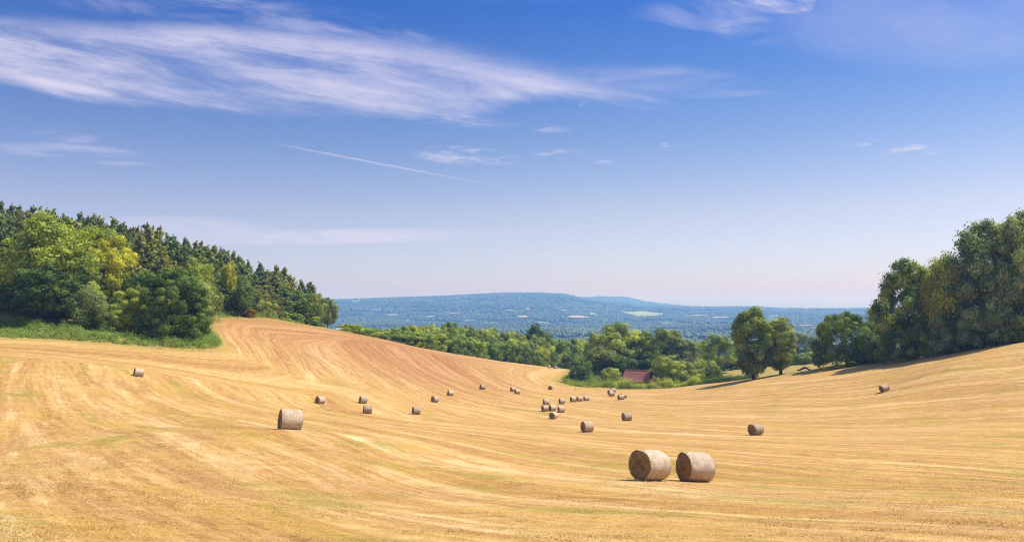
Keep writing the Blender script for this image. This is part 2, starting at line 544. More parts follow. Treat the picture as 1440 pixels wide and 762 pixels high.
# far country: one polar sheet out to 14 km
az = np.radians(np.r_[np.arange(-180, -45, 3), np.arange(-45, 45, 0.25), np.arange(45, 180, 3)])
rr = np.r_[np.geomspace(380, 2600, 50), np.arange(2680, 9800, 80), np.geomspace(9900, 12500, 10)]
AZ, RR = np.meshgrid(np.r_[az, az[:1] + 2 * math.pi], rr)
x, y = (RR * np.sin(AZ)).ravel(), (RR * np.cos(AZ)).ravel()
z = H(x, y)
ins = np.minimum(np.minimum(x + 460, 460 - x), np.minimum(y + 200, 692 - y))
z = z - 4.0 * sstep(-20, 30, ins)
na = len(az) + 1
i = np.arange((len(rr) - 1) * na).reshape(len(rr) - 1, na)[:, :-1].ravel()
quads = np.c_[i, i + 1, i + na + 1, i + na][:, ::-1]


def mat_hills():
    m, t, out = new_mat('far_country')
    pos = t.node('ShaderNodeNewGeometry').outputs['Position']
    nz = t.noise(pos, 0.02, 6, 0.65)
    col = t.ramp(nz, [(0.40, (0.026, 0.048, 0.014)), (0.55, (0.045, 0.072, 0.020)), (0.70, (0.10, 0.13, 0.04))])
    principled(t, out, col, 0.9, 0.1)
    return m


obj('hills', mesh_np('hills', np.c_[x, y, z], quads, mat_hills(), None, True), kind='structure')


# meadows and stubble fields seen far off: pixel centre, half width, half height (pixels), colour
def far_hit(px, py):
    dr = ray(px, py)
    ts = np.linspace(900, 8000, 4000)
    g = dr[2] * ts - H(dr[0] * ts, dr[1] * ts)
    idx = np.where((g[:-1] > 0) & (g[1:] <= 0))[0]
    return dr * ts[idx[0]] if len(idx) else None


MEADOWS = [(905, 442.3, 27, 3.0, 'g'), (487, 464, 17, 1.4, 's'), (735, 446, 8, 1.3, 's'), (814, 446.3, 16, 1.3, 's'), (834, 442, 5, 1.4, 'g'),
           (552, 443.5, 10, 0.6, 's'), (606, 446, 7, 0.9, 'g'), (718, 437.5, 7, 0.8, 'g'), (742, 435.5, 4, 0.6, 's'), (984, 444, 11, 0.7, 'g'),
           (1014, 447, 11, 0.9, 's'), (1126, 459, 15, 1.0, 's'), (1090, 445.5, 7, 0.6, 'g'), (500, 424.6, 7, 0.6, 'g'), (660, 452, 9, 0.7, 'g'), (1170, 452, 9, 0.6, 'g'), (765, 455, 9, 0.7, 'g'),
           (690, 455, 12, 0.5, 'g'), (570, 452, 9, 0.5, 'g'), (640, 441, 8, 0.5, 's'), (795, 437, 8, 0.5, 'g'), (940, 455, 10, 0.6, 'g'), (1040, 455, 9, 0.5, 's'), (1180, 443, 9, 0.5, 's'), (530, 436, 8, 0.5, 'g')]


def mat_meadow(name, a, b):
    m, t, out = new_mat(name)
    pos = t.node('ShaderNodeNewGeometry').outputs['Position']
    principled(t, out, t.ramp(t.noise(pos, 0.02, 4), [(0.35, a), (0.65, b)]), 0.9, 0.1)
    return m


MG = mat_meadow('meadow_grass', (0.20, 0.25, 0.085), (0.27, 0.31, 0.12))
MS = mat_meadow('far_stubble', (0.33, 0.26, 0.15), (0.40, 0.32, 0.19))
mead_zones = []
for (px, py, hw, hh, kind) in MEADOWS:
    top, bot = far_hit(px, py - hh), far_hit(px, py + hh)
    c = far_hit(px, py)
    if c is None or top is None or bot is None:
        continue
    r0, r1 = np.linalg.norm(bot[:2]), np.linalg.norm(top[:2])
    r1 = min(r1, r0 + 900)
    a0 = math.atan2(c[0], c[1]); da = hw / F
    mead_zones.append((a0, da, r0, r1))
    na_, nr_ = 24, 14
    V = []
    for jr in range(nr_ + 1):
        for ja in range(na_ + 1):
            sa, sr = ja / na_ * 2 - 1, jr / nr_ * 2 - 1
            # ragged quadrilateral outline
            ea = 1 + 0.14 * math.sin(3.1 * sr + px) + 0.1 * math.sin(7 * sr + py)
            er = 1 + 0.2 * math.sin(2.7 * sa + px * 1.3) + 0.12 * math.sin(6.1 * sa + py)
            aa = a0 + da * sa * ea * (1 - 0.25 * abs(sr) ** 2)
            r_ = 0.5 * (r0 + r1) + 0.5 * (r1 - r0) * sr * er * (1 - 0.3 * abs(sa) ** 3)
            V.append((r_ * math.sin(aa), r_ * math.cos(aa)))
    V = np.array(V)
    zz = H(V[:, 0], V[:, 1]) + 5.0
    i = np.arange(nr_ * (na_ + 1)).reshape(nr_, na_ + 1)[:, :-1].ravel()
    obj('meadow', mesh_np('meadow', np.c_[V, zz], np.c_[i, i + 1, i + na_ + 2, i + na_ + 1], MG if kind == 'g' else MS, None, True), kind='structure')


# ------------------------------------------------------------------ far woods (nobody could count them): one mesh of canopy lumps
def ico(sub):
    import bmesh
    bm = bmesh.new(); bmesh.ops.create_icosphere(bm, subdivisions=sub, radius=1)
    v = np.array([p.co[:] for p in bm.verts]); f = np.array([[q.index for q in p.verts] for p in bm.faces])
    bm.free()
    return v, f


def scatter_canopy(name, X, Y, R, Hh, seed, zoff=0.0, sub=2):
    g = np.random.default_rng(seed)
    v, f = ico(sub)
    nB = len(X)
    Z = H(X, Y) + zoff
    jit = 1 + 0.28 * (g.random((nB, len(v), 1)) - 0.5) * 2
    rot = g.random(nB) * 6.28
    c, s = np.cos(rot)[:, None], np.sin(rot)[:, None]
    vv = v[None] * jit
    xx = vv[..., 0] * c - vv[..., 1] * s; yy = vv[..., 0] * s + vv[..., 1] * c
    co = np.stack([X[:, None] + xx * R[:, None], Y[:, None] + yy * R[:, None], Z[:, None] + Hh[:, None] * (0.42 + 0.58 * vv[..., 2])], -1)
    tone = np.clip(0.42 + 0.24 * vnoise(X / 330, Y / 330, 41) + 0.14 * vnoise(X / 90, Y / 90, 42) + g.normal(0, 0.08, nB), 0, 1)[:, None] + 0.12 * (g.random((nB, len(v))) - 0.5)
    ff = f[None] + (np.arange(nB) * len(v))[:, None, None]
    me = mesh_np(name, co.reshape(-1, 3), ff.reshape(-1, 3), MAT['farwood'], {'tone': np.clip(tone, 0, 1).ravel()}, True)
    return me


g = np.random.default_rng(21)
for (na_w, n_w, ra, rb, sub_, lab_) in (('near', 9000, 1150, 2500, 2, 'blue green woods and hedges on the valley floor beyond the barn'), ('far', 42000, 2450, 6350, 1, 'hazy blue woods and hedges covering the far hills')):
    a_ = np.radians(-17 + 46 * g.random(n_w))
    r_ = np.sqrt(ra ** 2 + (rb ** 2 - ra ** 2) * g.random(n_w)) if na_w == 'near' else ra * (rb / ra) ** (g.random(n_w) ** 0.75)
    X, Y = r_ * np.sin(a_), r_ * np.cos(a_)
    clump = vnoise(X / 150, Y / 150, 31) + 0.6 * vnoise(X / 60, Y / 60, 32)
    keep = (clump > -0.34) | (r_ > 5300)
    for (a0, da, r0, r1) in mead_zones:
        keep &= ~((abs(a_ - a0) < da * 1.02) & (r_ > r0 - 90) & (r_ < r1 + 25))
    X, Y, r_ = X[keep], Y[keep], r_[keep]
    sz = 5.5 + 5.5 * sstep(1500, 5500, r_)
    R_ = sz * (0.6 + 0.8 * g.random(len(X)))
    obj('distant_wood', scatter_canopy('distant_wood', X, Y, R_, (6 + 7 * g.random(len(X))), 5, 0, sub_), kind='stuff', label=lab_, category='woodland')
# beyond the first ridge
NX = 3500
a_ = np.radians(-12 + 42 * g.random(NX)); r_ = 7900 + 1700 * g.random(NX)
X, Y = r_ * np.sin(a_), r_ * np.cos(a_)
obj('distant_wood', scatter_canopy('ridge_wood', X, Y, 14 + 12 * g.random(NX), 10 + 6 * g.random(NX), 6, 0, 1), kind='stuff',
    label='faint blue wooded ridge behind the nearer far hill', category='woodland')


# ------------------------------------------------------------------ leaf crowns
def cards(c, nrm, size, g, asp=0.75):
    """one four-sided leaf spray per centre c"""
    nL = len(c)
    nrm = nrm / (np.linalg.norm(nrm, axis=1, keepdims=True) + 1e-9)
    a = np.cross(nrm, g.normal(size=(nL, 3))); a /= np.linalg.norm(a, axis=1, keepdims=True) + 1e-9
    b = np.cross(nrm, a)
    s = (size * (0.6 + 0.8 * g.random(nL)))[:, None] if np.isscalar(size) else size[:, None]
    k = asp * (0.7 + 0.6 * g.random(nL))[:, None]
    bend = nrm * s * (0.25 * (g.random(nL)[:, None] - 0.3))
    v = np.stack([c - a * s, c - b * s * k - bend, c + a * s, c + b * s * k - bend], 1).reshape(-1, 3)
    f = np.arange(nL * 4).reshape(-1, 4)
    return v, f


def lean_normals(me, card_n, out_n, mixf):
    # leaf sprays catch the light as the bough they sit on does, with a scatter of their own
    card_n = card_n / (np.linalg.norm(card_n, axis=1, keepdims=True) + 1e-9)
    nn = out_n * mixf + card_n * (1 - mixf)
    nn /= np.linalg.norm(nn, axis=1, keepdims=True) + 1e-9
    me.polygons.foreach_set('use_smooth', np.ones(len(me.polygons), bool))
    me.normals_split_custom_set_from_vertices(np.repeat(nn, 4, 0).tolist())


def crown_mesh(name, clumps, radii, per, leaf, seed, flat=0.8, up=0.35, rnd=0.36, droop=0.0, inner=0.2, shag=0.17):
    """clumps: centres (unit tree), radii: clump radii; leaves sit in the outer part of each clump"""
    g = np.random.default_rng(seed)
    C, Nn, T, On = [], [], [], []
    cen = clumps.mean(0)
    for c, r in zip(clumps, radii):
        k = max(12, int(2.0 * per * (r / radii.mean()) ** 2))
        out = c - cen; out = out / (np.linalg.norm(out) + 1e-6)
        d = g.normal(size=(k, 3)) + 0.55 * out + np.array([0, 0, up])
        d /= np.linalg.norm(d, axis=1, keepdims=True)
        rad = r * np.where(g.random(k) < inner, g.random(k) ** 0.5, np.clip(0.92 + shag * g.normal(size=k), 0.3, 1.7))
        p = c + d * rad[:, None] * np.array([1, 1, flat])
        if droop:
            p[:, 2] -= droop * r * g.random(k) ** 2 * 2.2
        On.append(d); C.append(p); Nn.append(d + rnd * g.normal(size=(k, 3)))
        tone = np.clip(g.normal(0.42, 0.24), 0, 1)
        T.append(np.clip(tone + 0.13 * g.normal(size=k), 0, 1))
    C = np.vstack(C); Nn = np.vstack(Nn); T = np.hstack(T); On = np.vstack(On)
    C[:, 2] = np.maximum(C[:, 2], 0.004)
    v, f = cards(C, Nn, leaf * 0.80, g)
    me = mesh_np(name, v, f, MAT['mid'], {'tone': np.repeat(T, 4)})
    lean_normals(me, Nn, On, 0.5)
    return me


def trunk_mesh(name, g, h0, h1_, r0, limbs, mat, spread=0.2):
    t = TB()
    k = 6
    path = [np.array([0.012 * g.normal() * i / k, 0.012 * g.normal() * i / k, h1_ * i / k - (0.03 if i == 0 else 0)]) for i in range(k + 1)]
    rad = [r0 * (1.35 if i == 0 else 1) * (1 - 0.75 * i / k) for i in range(k + 1)]
    t.tube(path, rad, 8)
    for j in range(limbs):
        i = 2 + int(g.integers(0, k - 2))
        p0 = path[i]
        th = 6.28 * (j / limbs + 0.2 * g.random())
        L = spread * (0.7 + 0.6 * g.random())
        d = np.array([math.cos(th), math.sin(th), 0.55 + 0.5 * g.random()])
        pts_ = [p0 + d * L * q + np.array([0, 0, 0.25 * L * q * q]) for q in (0, 0.35, 0.7, 1.0)]
        rr_ = rad[i] * 0.55
        t.tube(pts_, [rr_, rr_ * 0.7, rr_ * 0.45, rr_ * 0.2], 5)
    return t.mesh(name, mat)


def proto_broad(seed, width=0.85, base=0.10, nclump=70, per=95, leaf=0.021, cr=0.115, sq=1.0, flat=0.75, gaps=0.0, trunk=True, droop=0.0, taper=0.0, lobe=1.0, skirt=False, shag=0.17, limbs=5):
    """a round-headed broadleaf of unit height; base = where the crown starts"""
    g = np.random.default_rng(seed)
    cl, rd = [], []
    ph = g.random(4) * 6.28
    while len(cl) < nclump:
        d = g.normal(size=3); d /= np.linalg.norm(d)
        q = 1 - 0.42 * g.random() ** 1.6
        th = math.atan2(d[1], d[0])
        if skirt and d[2] < 0:
            hh_ = math.hypot(d[0], d[1]); d[0] /= hh_; d[1] /= hh_
        lob = 1 + lobe * (0.14 * math.sin(2 * th + ph[0]) + 0.10 * math.sin(3 * th + ph[1] + 2 * d[2]) + 0.10 * math.sin(5 * d[2] + ph[2] + th))
        hz = (1 - base) / 2
        r = cr * (0.65 + 0.75 * g.random())
        # squarish vertical profile: fuller shoulders when sq > 1
        zc = np.sign(d[2]) * abs(d[2]) ** (1 / sq)
        p = np.array([d[0] * (width / 2 - r * 0.75) * q * lob, d[1] * (width / 2 - r * 0.75) * q * lob, base + hz + zc * (hz - r * 0.7) * q * (0.92 + 0.08 * lob)])
        p[:2] *= 1 + taper * (0.5 - (p[2] - base) / (1 - base)) * 2
        if p[2] < base + 0.02 and not skirt and g.random() < 0.5: continue
        if gaps and vnoise(np.array([p[0] * 5 + seed]), np.array([p[2] * 5 + p[1] * 4]), seed)[0] < -0.75 + gaps: continue
        cl.append(p); rd.append(r)
    cl, rd = np.array(cl), np.array(rd)
    top_z = (cl[:, 2] + rd * flat).max()
    cl[:, 2] = base + (cl[:, 2] - base) * (1 - base) / (top_z - base)
    crown = crown_mesh('crown', cl, rd, per, leaf, seed + 100, flat, droop=droop, shag=shag)
    tr = trunk_mesh('trunk', g, 0, min(0.8, base + 0.5), 0.026, limbs, MAT['bark'], width * 0.35) if trunk else None
    co = np.empty(len(crown.vertices) * 3, np.float32); crown.vertices.foreach_get('co', co)
    q_ = co.reshape(-1, 3); w_ = np.percentile(np.hypot(q_[:, 0], q_[:, 1]), 97.5) * 2
    return dict(crown=crown, trunk=tr, w=w_)


def proto_pine(seed, width=0.42, base=0.2, levels=18, per=26, leaf=0.0145, pointed=0.55, tiers=7):
    """conifer of unit height: ragged whorls of needle boughs round a straight trunk"""
    g = np.random.default_rng(seed)
    C, Nn, T, On = [], [], [], []
    tb = TB()
    lean = g.normal(size=2) * 0.015
    path = [np.array([lean[0] * q * q, lean[1] * q * q, q * 0.985 - (0.03 if q == 0 else 0)]) for q in np.linspace(0, 1, 8)]
    tb.tube(path, [0.017 * (1 - 0.9 * q) + 0.0015 for q in np.linspace(0, 1, 8)], 6)
    nbr = levels * tiers
    for i in range(nbr):
        q = min(max((i + 2.0 * g.normal()) / nbr, 0), 1)
        z0 = base + (0.95 - base) * q
        R = width / 2 * max(0.10, (1 - q ** 1.4) ** pointed) * (0.62 + 0.38 * min(1, q * 4 + 0.3))
        if g.random() < 0.10: continue
        th = i * 2.4 + 0.6 * g.normal()
        Lb = R * (0.5 + 0.7 * g.random())
        d = np.array([math.cos(th), math.sin(th)])
        rise = (0.05 + 0.55 * q + 0.22 * g.normal()) * Lb
        p0 = np.array([lean[0] * z0, lean[1] * z0, z0])
        pe = p0 + np.array([d[0] * Lb, d[1] * Lb, rise])
        if q < 0.8 and i % 2 == 0:
            tb.tube([p0, 0.5 * (p0 + pe) + [0, 0, -0.006], pe], [0.0045, 0.003, 0.001], 4, False)
        tone = np.clip(g.normal(0.42, 0.2), 0, 1)
        for s_ in (0.45, 0.92):
            k = int(per * (0.45 + 0.9 * Lb / (width / 2)))
            c = p0 + (pe - p0) * s_
            pr = np.array([max(0.40 * Lb, 0.020)] * 2 + [max(0.24 * Lb, 0.020)])
            dd = g.normal(size=(k, 3)); dd /= np.linalg.norm(dd, axis=1, keepdims=True)
            p = c + dd * pr * (0.4 + 0.7 * g.random((k, 1)))
            C.append(p); Nn.append(dd * 0.7 + np.array([d[0] * 0.25, d[1] * 0.25, 0.45]) + 0.42 * g.normal(size=(k, 3)))
            On.append(dd * 0.8 + np.array([d[0] * 0.5, d[1] * 0.5, 0.25]))
            T.append(np.clip(tone + 0.12 * g.normal(size=k), 0, 1))
    k = 34   # leading shoot
    p = np.c_[g.normal(size=(k, 2)) * 0.010, 0.90 + 0.10 * g.random(k)]
    q_ = g.normal(size=(k, 3)); C.append(p); Nn.append(q_); On.append(q_); T.append(np.full(k, 0.5))
    C, Nn, T, On = np.vstack(C), np.vstack(Nn), np.hstack(T), np.vstack(On)
    v, f = cards(C, Nn, leaf, g, 0.6)
    crown = mesh_np('crown', v, f, MAT['pine'], {'tone': np.repeat(T, 4)})
    lean_normals(crown, Nn, On, 0.6)
    w_ = np.percentile(np.abs(v[:, 0]), 98.5) * 2
    return dict(crown=crown, trunk=tb.mesh('trunk', MAT['pinebark']), w=w_)


PROTO = {}
for k in range(4):
    PROTO['oak%d' % k] = proto_broad(10 + k, 0.95, 0.10, 120, 80, 0.0165, 0.088, 1.1, flat=0.85, gaps=0.15)
    PROTO['bush%d' % k] = proto_broad(40 + k, 1.15, 0.0, 75, 85, 0.024, 0.135, 1.2, flat=0.85, skirt=True, trunk=False)
    PROTO['pine%d' % k] = proto_pine(60 + k, 0.52, 0.14, pointed=0.58 + 0.1 * k)
for k in range(2):
    PROTO['tall%d' % k] = proto_broad(30 + k, 0.62, 0.08, 170, 62, 0.0125, 0.060, 1.1, flat=0.9, gaps=0.25, shag=0.30, limbs=8)
    PROTO['birch%d' % k] = proto_broad(50 + k, 0.50, 0.05, 80, 75, 0.0135, 0.07, 1.0, flat=1.1, gaps=0.2, droop=0.9, shag=0.28, limbs=6)
    PROTO['plume%d' % k] = proto_pine(80 + k, 0.60, 0.22, 13, 42, 0.018, 0.5, 6)
PROTO['dome0'] = proto_broad(71, 0.95, 0.0, 260, 100, 0.0130, 0.066, 1.2, flat=0.7, taper=0.14, lobe=0.3, skirt=True, limbs=4)     # the large rounded tree by the left bank
PROTO['round0'] = proto_broad(73, 1.25, 0.0, 230, 85, 0.0150, 0.085, 1.35, flat=0.8, taper=0.08, lobe=0.4, skirt=True, limbs=5)
PROTO['big0'] = proto_broad(91, 0.80, 0.0, 260, 90, 0.0125, 0.064, 1.1, flat=0.7, gaps=0.12, taper=0.22, skirt=True, shag=0.30, limbs=9)
PROTO['big1'] = proto_broad(92, 0.66, 0.0, 260, 85, 0.0120, 0.058, 1.1, flat=0.85, gaps=0.18, taper=0.12, shag=0.32, limbs=9)
PROTO['pair0'] = proto_broad(93, 0.68, 0.03, 200, 95, 0.0145, 0.080, 1.1, flat=0.75, gaps=0.25, limbs=8)
PROTO['pair1'] = proto_broad(94, 0.62, 0.06, 140, 75, 0.0155, 0.080, 1.1, flat=0.75, gaps=0.38, limbs=8)

first_use = set()


def tree(proto, mat, x, y, height, width, name, label, cat, group=None, rot=None, sink=0.0, zbase=None):
    p = PROTO[proto]
    z = (h1(x, y) if zbase is None else zbase) - sink
    e = thing(name, label, cat, (x, y, z), group)
    s = width / p['w']
    e.scale = (s, s, height)
    e.rotation_euler.z = rng.random() * 6.28 if rot is None else rot
    for part in ('trunk', 'crown'):
        me = p[part]
        if me is None: continue
        if proto not in first_use:
            o = bpy.data.objects.new(part, me)
            p['_' + part] = o
        else:
            o = p['_' + part].copy()
        COL.objects.link(o); o.parent = e
        if part == 'crown':
            o.material_slots[0].link = 'OBJECT'
            o.material_slots[0].material = MAT[mat]
    first_use.add(proto)
    return e


def tpx(proto, mat, px, d, ytop, wpx, name, label, cat='tree', group=None, minh=1.0, rot=None):
    """a tree whose crown top shows at pixel row ytop when it stands d metres away"""
    x = (px - CX) / F * d
    zt = W(px, ytop, d)[2]
    zb = h1(x, d)
    if proto[:4] in ('dome', 'roun', 'bush', 'big0', 'big1'):          # crowns that come down to the ground follow its lowest side
        ra = 0.42 * wpx / F * d; th_ = np.arange(8) * math.pi / 4
        zb = max(zb - 2.5, float(H(x + ra * np.cos(th_), d + ra * np.sin(th_)).min()))
    hgt = max(minh, zt - zb)
    return tree(proto, mat, x, d, hgt, wpx / F * d, name, label, cat, group, rot, 0.0, zb)


# ---- trees at the left edge and on the bank
tpx('tall0', 'light', 74, 153.0, 300, 118, 'ash_tree', 'tall pale green tree with an airy crown at the left edge of the wood')
tpx('oak1', 'oak', 62, 145.0, 372, 118, 'dark_tree', 'dark shady tree low at the left, below the tall pale green tree')
tpx('plume0', 'olive', 128, 158.0, 352, 56, 'yew_tree', 'dark olive upright tree between pale green and yellow trees')
tpx('plume1', 'pine', 98, 164.0, 306, 66, 'pine_tree', 'spreading flat topped pine above the dark olive upright tree')
tpx('oak2', 'yellow', 156, 162.0, 330, 84, 'yellow_tree', 'bright yellow green tree in front of the dark pines')
tpx('tall1', 'light', 142, 168.0, 322, 80, 'green_tree', 'fresh green crown rising just behind the bright yellow tree')
tpx('oak3', 'mid', 106, 147.0, 392, 76, 'green_tree', 'mid green leafy tree left of the grey green willow')
tpx('birch0', 'grey', 127, 143.0, 400, 48, 'willow', 'grey green feathery willow above the bracken bank')
tpx('bush0', 'olive', 158, 144.0, 436, 40, 'shrub', 'olive shrub left of its yellower neighbour on the bank', 'shrub')
tpx('bush1', 'yellow', 183, 145.0, 446, 36, 'shrub', 'yellowish rounded shrub beside the big domed tree', 'shrub')
tpx('bush2', 'light', 150, 147.0, 424, 46, 'shrub', 'light green bushy growth behind the olive shrub', 'shrub')
tpx('oak0', 'light', 191, 153.0, 402, 58, 'green_tree', 'light green small tree tucked left of the big domed tree')
tpx('oak1', 'oak', 200, 161.0, 380, 60, 'dark_tree', 'dark tree in shade left behind the big domed tree')
tpx('dome0', 'oak', 244, 147.5, 376, 100, 'domed_tree', 'big domed green tree with foliage down to the bracken bank')
tpx('birch1', 'grey', 279, 160, 392, 44, 'birch', 'pale drooping birch right behind the big domed tree')
tpx('tall0', 'light', 276, 178, 362, 44, 'green_tree', 'light green leafy tree above the drooping birch')
tpx('oak2', 'dusk', 290, 186, 400, 44, 'dark_tree', 'dull green tree at the wood edge right of the birch')
tpx('tall1', 'yellow', 320, 214, 371, 24, 'yellow_tree', 'slender yellow green tree lit up among dark pines')
tpx('birch0', 'mid', 343, 212, 392, 34, 'birch', 'mid green birch at the wood edge left of the rusty shrub')
tpx('bush2', 'oak', 316, 224, 428, 34, 'shrub', 'dark shrub in shade at the foot of the slender yellow green tree', 'shrub')
tpx('bush3', 'rust', 352, 211, 434, 20, 'shrub', 'low rusty brown shrub under the mid green birch', 'shrub')
tpx('bush0', 'olive', 374, 219, 422, 32, 'shrub', 'olive and tan shrub at the wood edge above the field brow', 'shrub')
tpx('bush1', 'rust', 389, 221, 429, 14, 'shrub', 'small reddish shrub right of the olive and tan shrub', 'shrub')
tpx('bush2', 'mid', 397, 223, 437, 26, 'shrub', 'mid green shrub below the reddish shrub', 'shrub')
tpx('bush3', 'light', 416, 228, 440, 30, 'shrub', 'light green shrub where the wood meets the brow', 'shrub')
tpx('tall0', 'mid', 424, 236, 408, 40, 'green_tree', 'mid green leafy tree near the right end of the wood')
tpx('oak0', 'olive', 444, 240, 412, 32, 'green_tree', 'olive leafy tree second from the right end of the wood')
tpx('oak3', 'dusk', 461, 246, 418, 30, 'green_tree', 'dull green tree closing the right end of the wood')
tpx('bush1', 'mid', 440, 236, 445, 30, 'shrub', 'mid green undergrowth below the olive leafy tree', 'shrub')
tpx('plume0', 'pine', 437, 250, 396, 26, 'pine_tree', 'flat topped pine standing up near the right end of the wood')
tpx('bush0', 'light', 487, 262, 459, 26, 'shrub', 'light green bush peeping over the brow beside the wood', 'shrub')

# ---- the pine wood on the left hillside
SKY = [(-60, 284), (0, 286), (42, 291), (60, 294), (100, 298), (143, 299), (160, 303), (175, 307), (190, 312), (210, 317), (240, 326), (270, 335), (290, 340), (308, 343), (330, 356), (350, 365), (375, 371), (392, 374), (408, 383), (430, 398), (450, 412), (470, 424)]
sx_, sy_ = [p[0] for p in SKY], [p[1] for p in SKY]
PINE_L = 'dark green pine among many on the left hillside'
PINE_G = 'pines on the left hillside'
pr = random.Random(4)


def edge_d(px):
    return float(np.interp(px, [-60, 42, 120, 200, 260, 300, 330, 380, 430, 480], [150, 152, 155, 158, 164, 196, 214, 220, 232, 246]))


cnt = 0
for row in range(5):
    px = -55.0 + pr.random() * 8
    while px < 452 - row * 4:
        e = edge_d(px)
        d = e + 6 + row * (300 - e) / 6.5 + pr.uniform(-3, 3)
        ytop_lim = np.interp(px, sx_, sy_)
        base_y = HY - (h1((px - CX) / F * d, d)) / d * F
        first_top = (0.56, 0.36, 0.20, 0.07, 0.0)[row]
        eb = np.interp(px, [42, 200, 290, 330, 430, 480], [420, 415, 420, 436, 455, 465])
        yt = ytop_lim + (eb - ytop_lim) * first_top + pr.uniform(-6, 8) + (pr.uniform(-2, 7) if row == 4 else 0)
        yt = max(yt, ytop_lim - 4)
        hgt = (base_y - yt) / F * d
        step = pr.uniform(12, 24) * (1.0, 1.0, 0.9, 0.75, 0.62)[row]
        if hgt > 5:
            w = pr.uniform(6.5, 9.8) / d * F
            tpx('pine%d' % pr.randrange(4), pr.choice(['pine', 'pine', 'pine_warm']), px, d, yt, w, 'pine_tree', PINE_L, 'pine', PINE_G)
            cnt += 1
        px += step
print('pines', cnt)

# ---- the hedgerow wood behind the brow, centre left
HT = [(492, 463), (520, 462), (545, 461), (560, 458), (580, 455), (600, 455), (640, 455), (665, 458), (680, 463), (700, 463), (720, 464), (745, 470), (790, 476), (830, 477)]
hx, hy = [p[0] for p in HT], [p[1] for p in HT]
HED_L = 'rounded green hedgerow tree in the belt beyond the brow of the field'
HED_G = 'hedgerow trees beyond the brow'
hr = random.Random(11)
for row, (off, dy, st) in enumerate(((7, 15, 19), (17, 7, 19), (32, 0, 16))):
    px = 494.0 + row * 6
    while px < 806:
        d = float(np.interp(px, [480, 540, 600, 660, 720, 765, 800, 830], [238, 250, 262, 282, 302, 322, 330, 330])) + off
        yt = np.interp(px, hx, hy) + dy * np.interp(px, [490, 560, 700], [0.15, 0.6, 1.2]) + hr.uniform(-2.5, 3.5)
        mat = hr.choice(['mid', 'light', 'light', 'olive', 'light', 'light', 'yellow' if px < 640 else 'mid']) if row else hr.choice(['mid', 'light', 'olive', 'mid', 'light'])
        kind = hr.choice(['oak0', 'oak1', 'oak2', 'oak3', 'bush0', 'bush2']) if row else hr.choice(['bush0', 'bush1', 'bush2', 'bush3'])
        tpx(kind, mat, px, d, yt, hr.uniform(32, 50), 'hedgerow_tree', HED_L, 'tree', HED_G, 4.0)
        px += hr.uniform(0.75, 1.25) * st
tpx('oak3', 'dusk', 632, 318, 452, 30, 'dark_tree', 'dark rounded tree topping the hedgerow belt at its middle')
tpx('oak1', 'dusk', 656, 322, 456, 22, 'dark_tree', 'small dark crown just right of the dark tree topping the belt')
tpx('oak2', 'oak', 750, 352, 455, 56, 'oak_tree', 'large dark round oak standing above the right half of the hedgerow belt', rot=0.4)
tpx('bush1', 'olive', 738, 318, 480, 34, 'shrub', 'olive bush under the large dark round oak', 'shrub')
tpx('bush2', 'yellow', 762, 326, 487, 26, 'shrub', 'yellowish bush at the foot of the large dark round oak', 'shrub')
tpx('oak0', 'mid', 795, 336, 478, 40, 'dark_tree', 'dark tree at the field corner behind the two farthest bales')
tpx('oak1', 'light', 818, 372, 476, 44, 'green_tree', 'light green tree left behind the tallest barn tree')
tpx('bush3', 'oak', 800, 332, 498, 34, 'shrub', 'dark bush at the far field corner', 'shrub')
tpx('oak0', 'light', 838, 345, 474, 40, 'green_tree', 'pale green tree between corner and barn trees')

# ---- the trees round the barn
tpx('oak2', 'light', 868, 284, 453, 92, 'tall_tree', 'tallest broad green tree behind the barn', rot=1.0)
tpx('oak1', 'light', 905, 288, 464, 60, 'green_tree', 'green tree directly behind the barn roof')
tpx('oak3', 'light', 932, 282, 461, 74, 'olive_tree', 'light olive green tree behind the right end of the barn')
tpx('birch1', 'olive', 848, 274, 485, 52, 'olive_tree', 'olive tree left of the barn with yellowing leaves', rot=0.5)
tpx('oak0', 'mid', 868, 277, 490, 44, 'dark_tree', 'shady green tree close on the left of the barn')
tpx('bush0', 'oak', 884, 268, 502, 40, 'bush', 'dark bush close behind the left end of the barn', 'bush')
tpx('bush3', 'oak', 912, 268, 503, 44, 'bush', 'dark bush close behind the right end of the barn', 'bush')
tpx('tall1', 'grey', 962, 276, 478, 46, 'green_tree', 'grey green tree right of the olive barn trees')
tpx('bush0', 'oak', 815, 261, 504, 38, 'bush', 'dark rounded bush on the green spur left of the barn', 'bush')
tpx('bush2', 'light', 829, 276, 500, 40, 'bush', 'mid green bush behind the dark bush on the spur', 'bush')
tpx('oak2', 'light', 939, 252, 499, 52, 'round_tree', 'bright round little tree just right of the barn roof', rot=2.2)
tpx('bush1', 'olive', 974, 254, 508, 36, 'bush', 'olive yellow bush right of the bright round little tree', 'bush')
tpx('bush3', 'yellow', 972, 250, 518, 22, 'bush', 'yellow bush low beside the hedge', 'bush')
tpx('bush2', 'rust', 920, 247, 530, 18, 'bush', 'small orange tinged bush at the right end of the barn', 'bush')
tpx('bush2', 'light', 858, 259, 516, 34, 'bush', 'bright rounded bush left of the barn roof', 'bush')
tpx('bush1', 'light', 958, 246, 521, 26, 'bush', 'bright low bush between the round little tree and the yellow bush', 'bush')
tpx('bush0', 'dusk', 1001, 247, 512, 26, 'bush', 'dull green bush at the end of the bramble hedge', 'bush')
tpx('oak3', 'light', 1006, 288, 470, 54, 'green_tree', 'round green tree left of the pair of field trees', rot=0.9)
tpx('oak0', 'mid', 983, 305, 480, 40, 'green_tree', 'green tree between olive barn trees and the round one')
tpx('bush1', 'light', 990, 262, 505, 34, 'bush', 'mid green bush in front of the round green tree', 'bush')
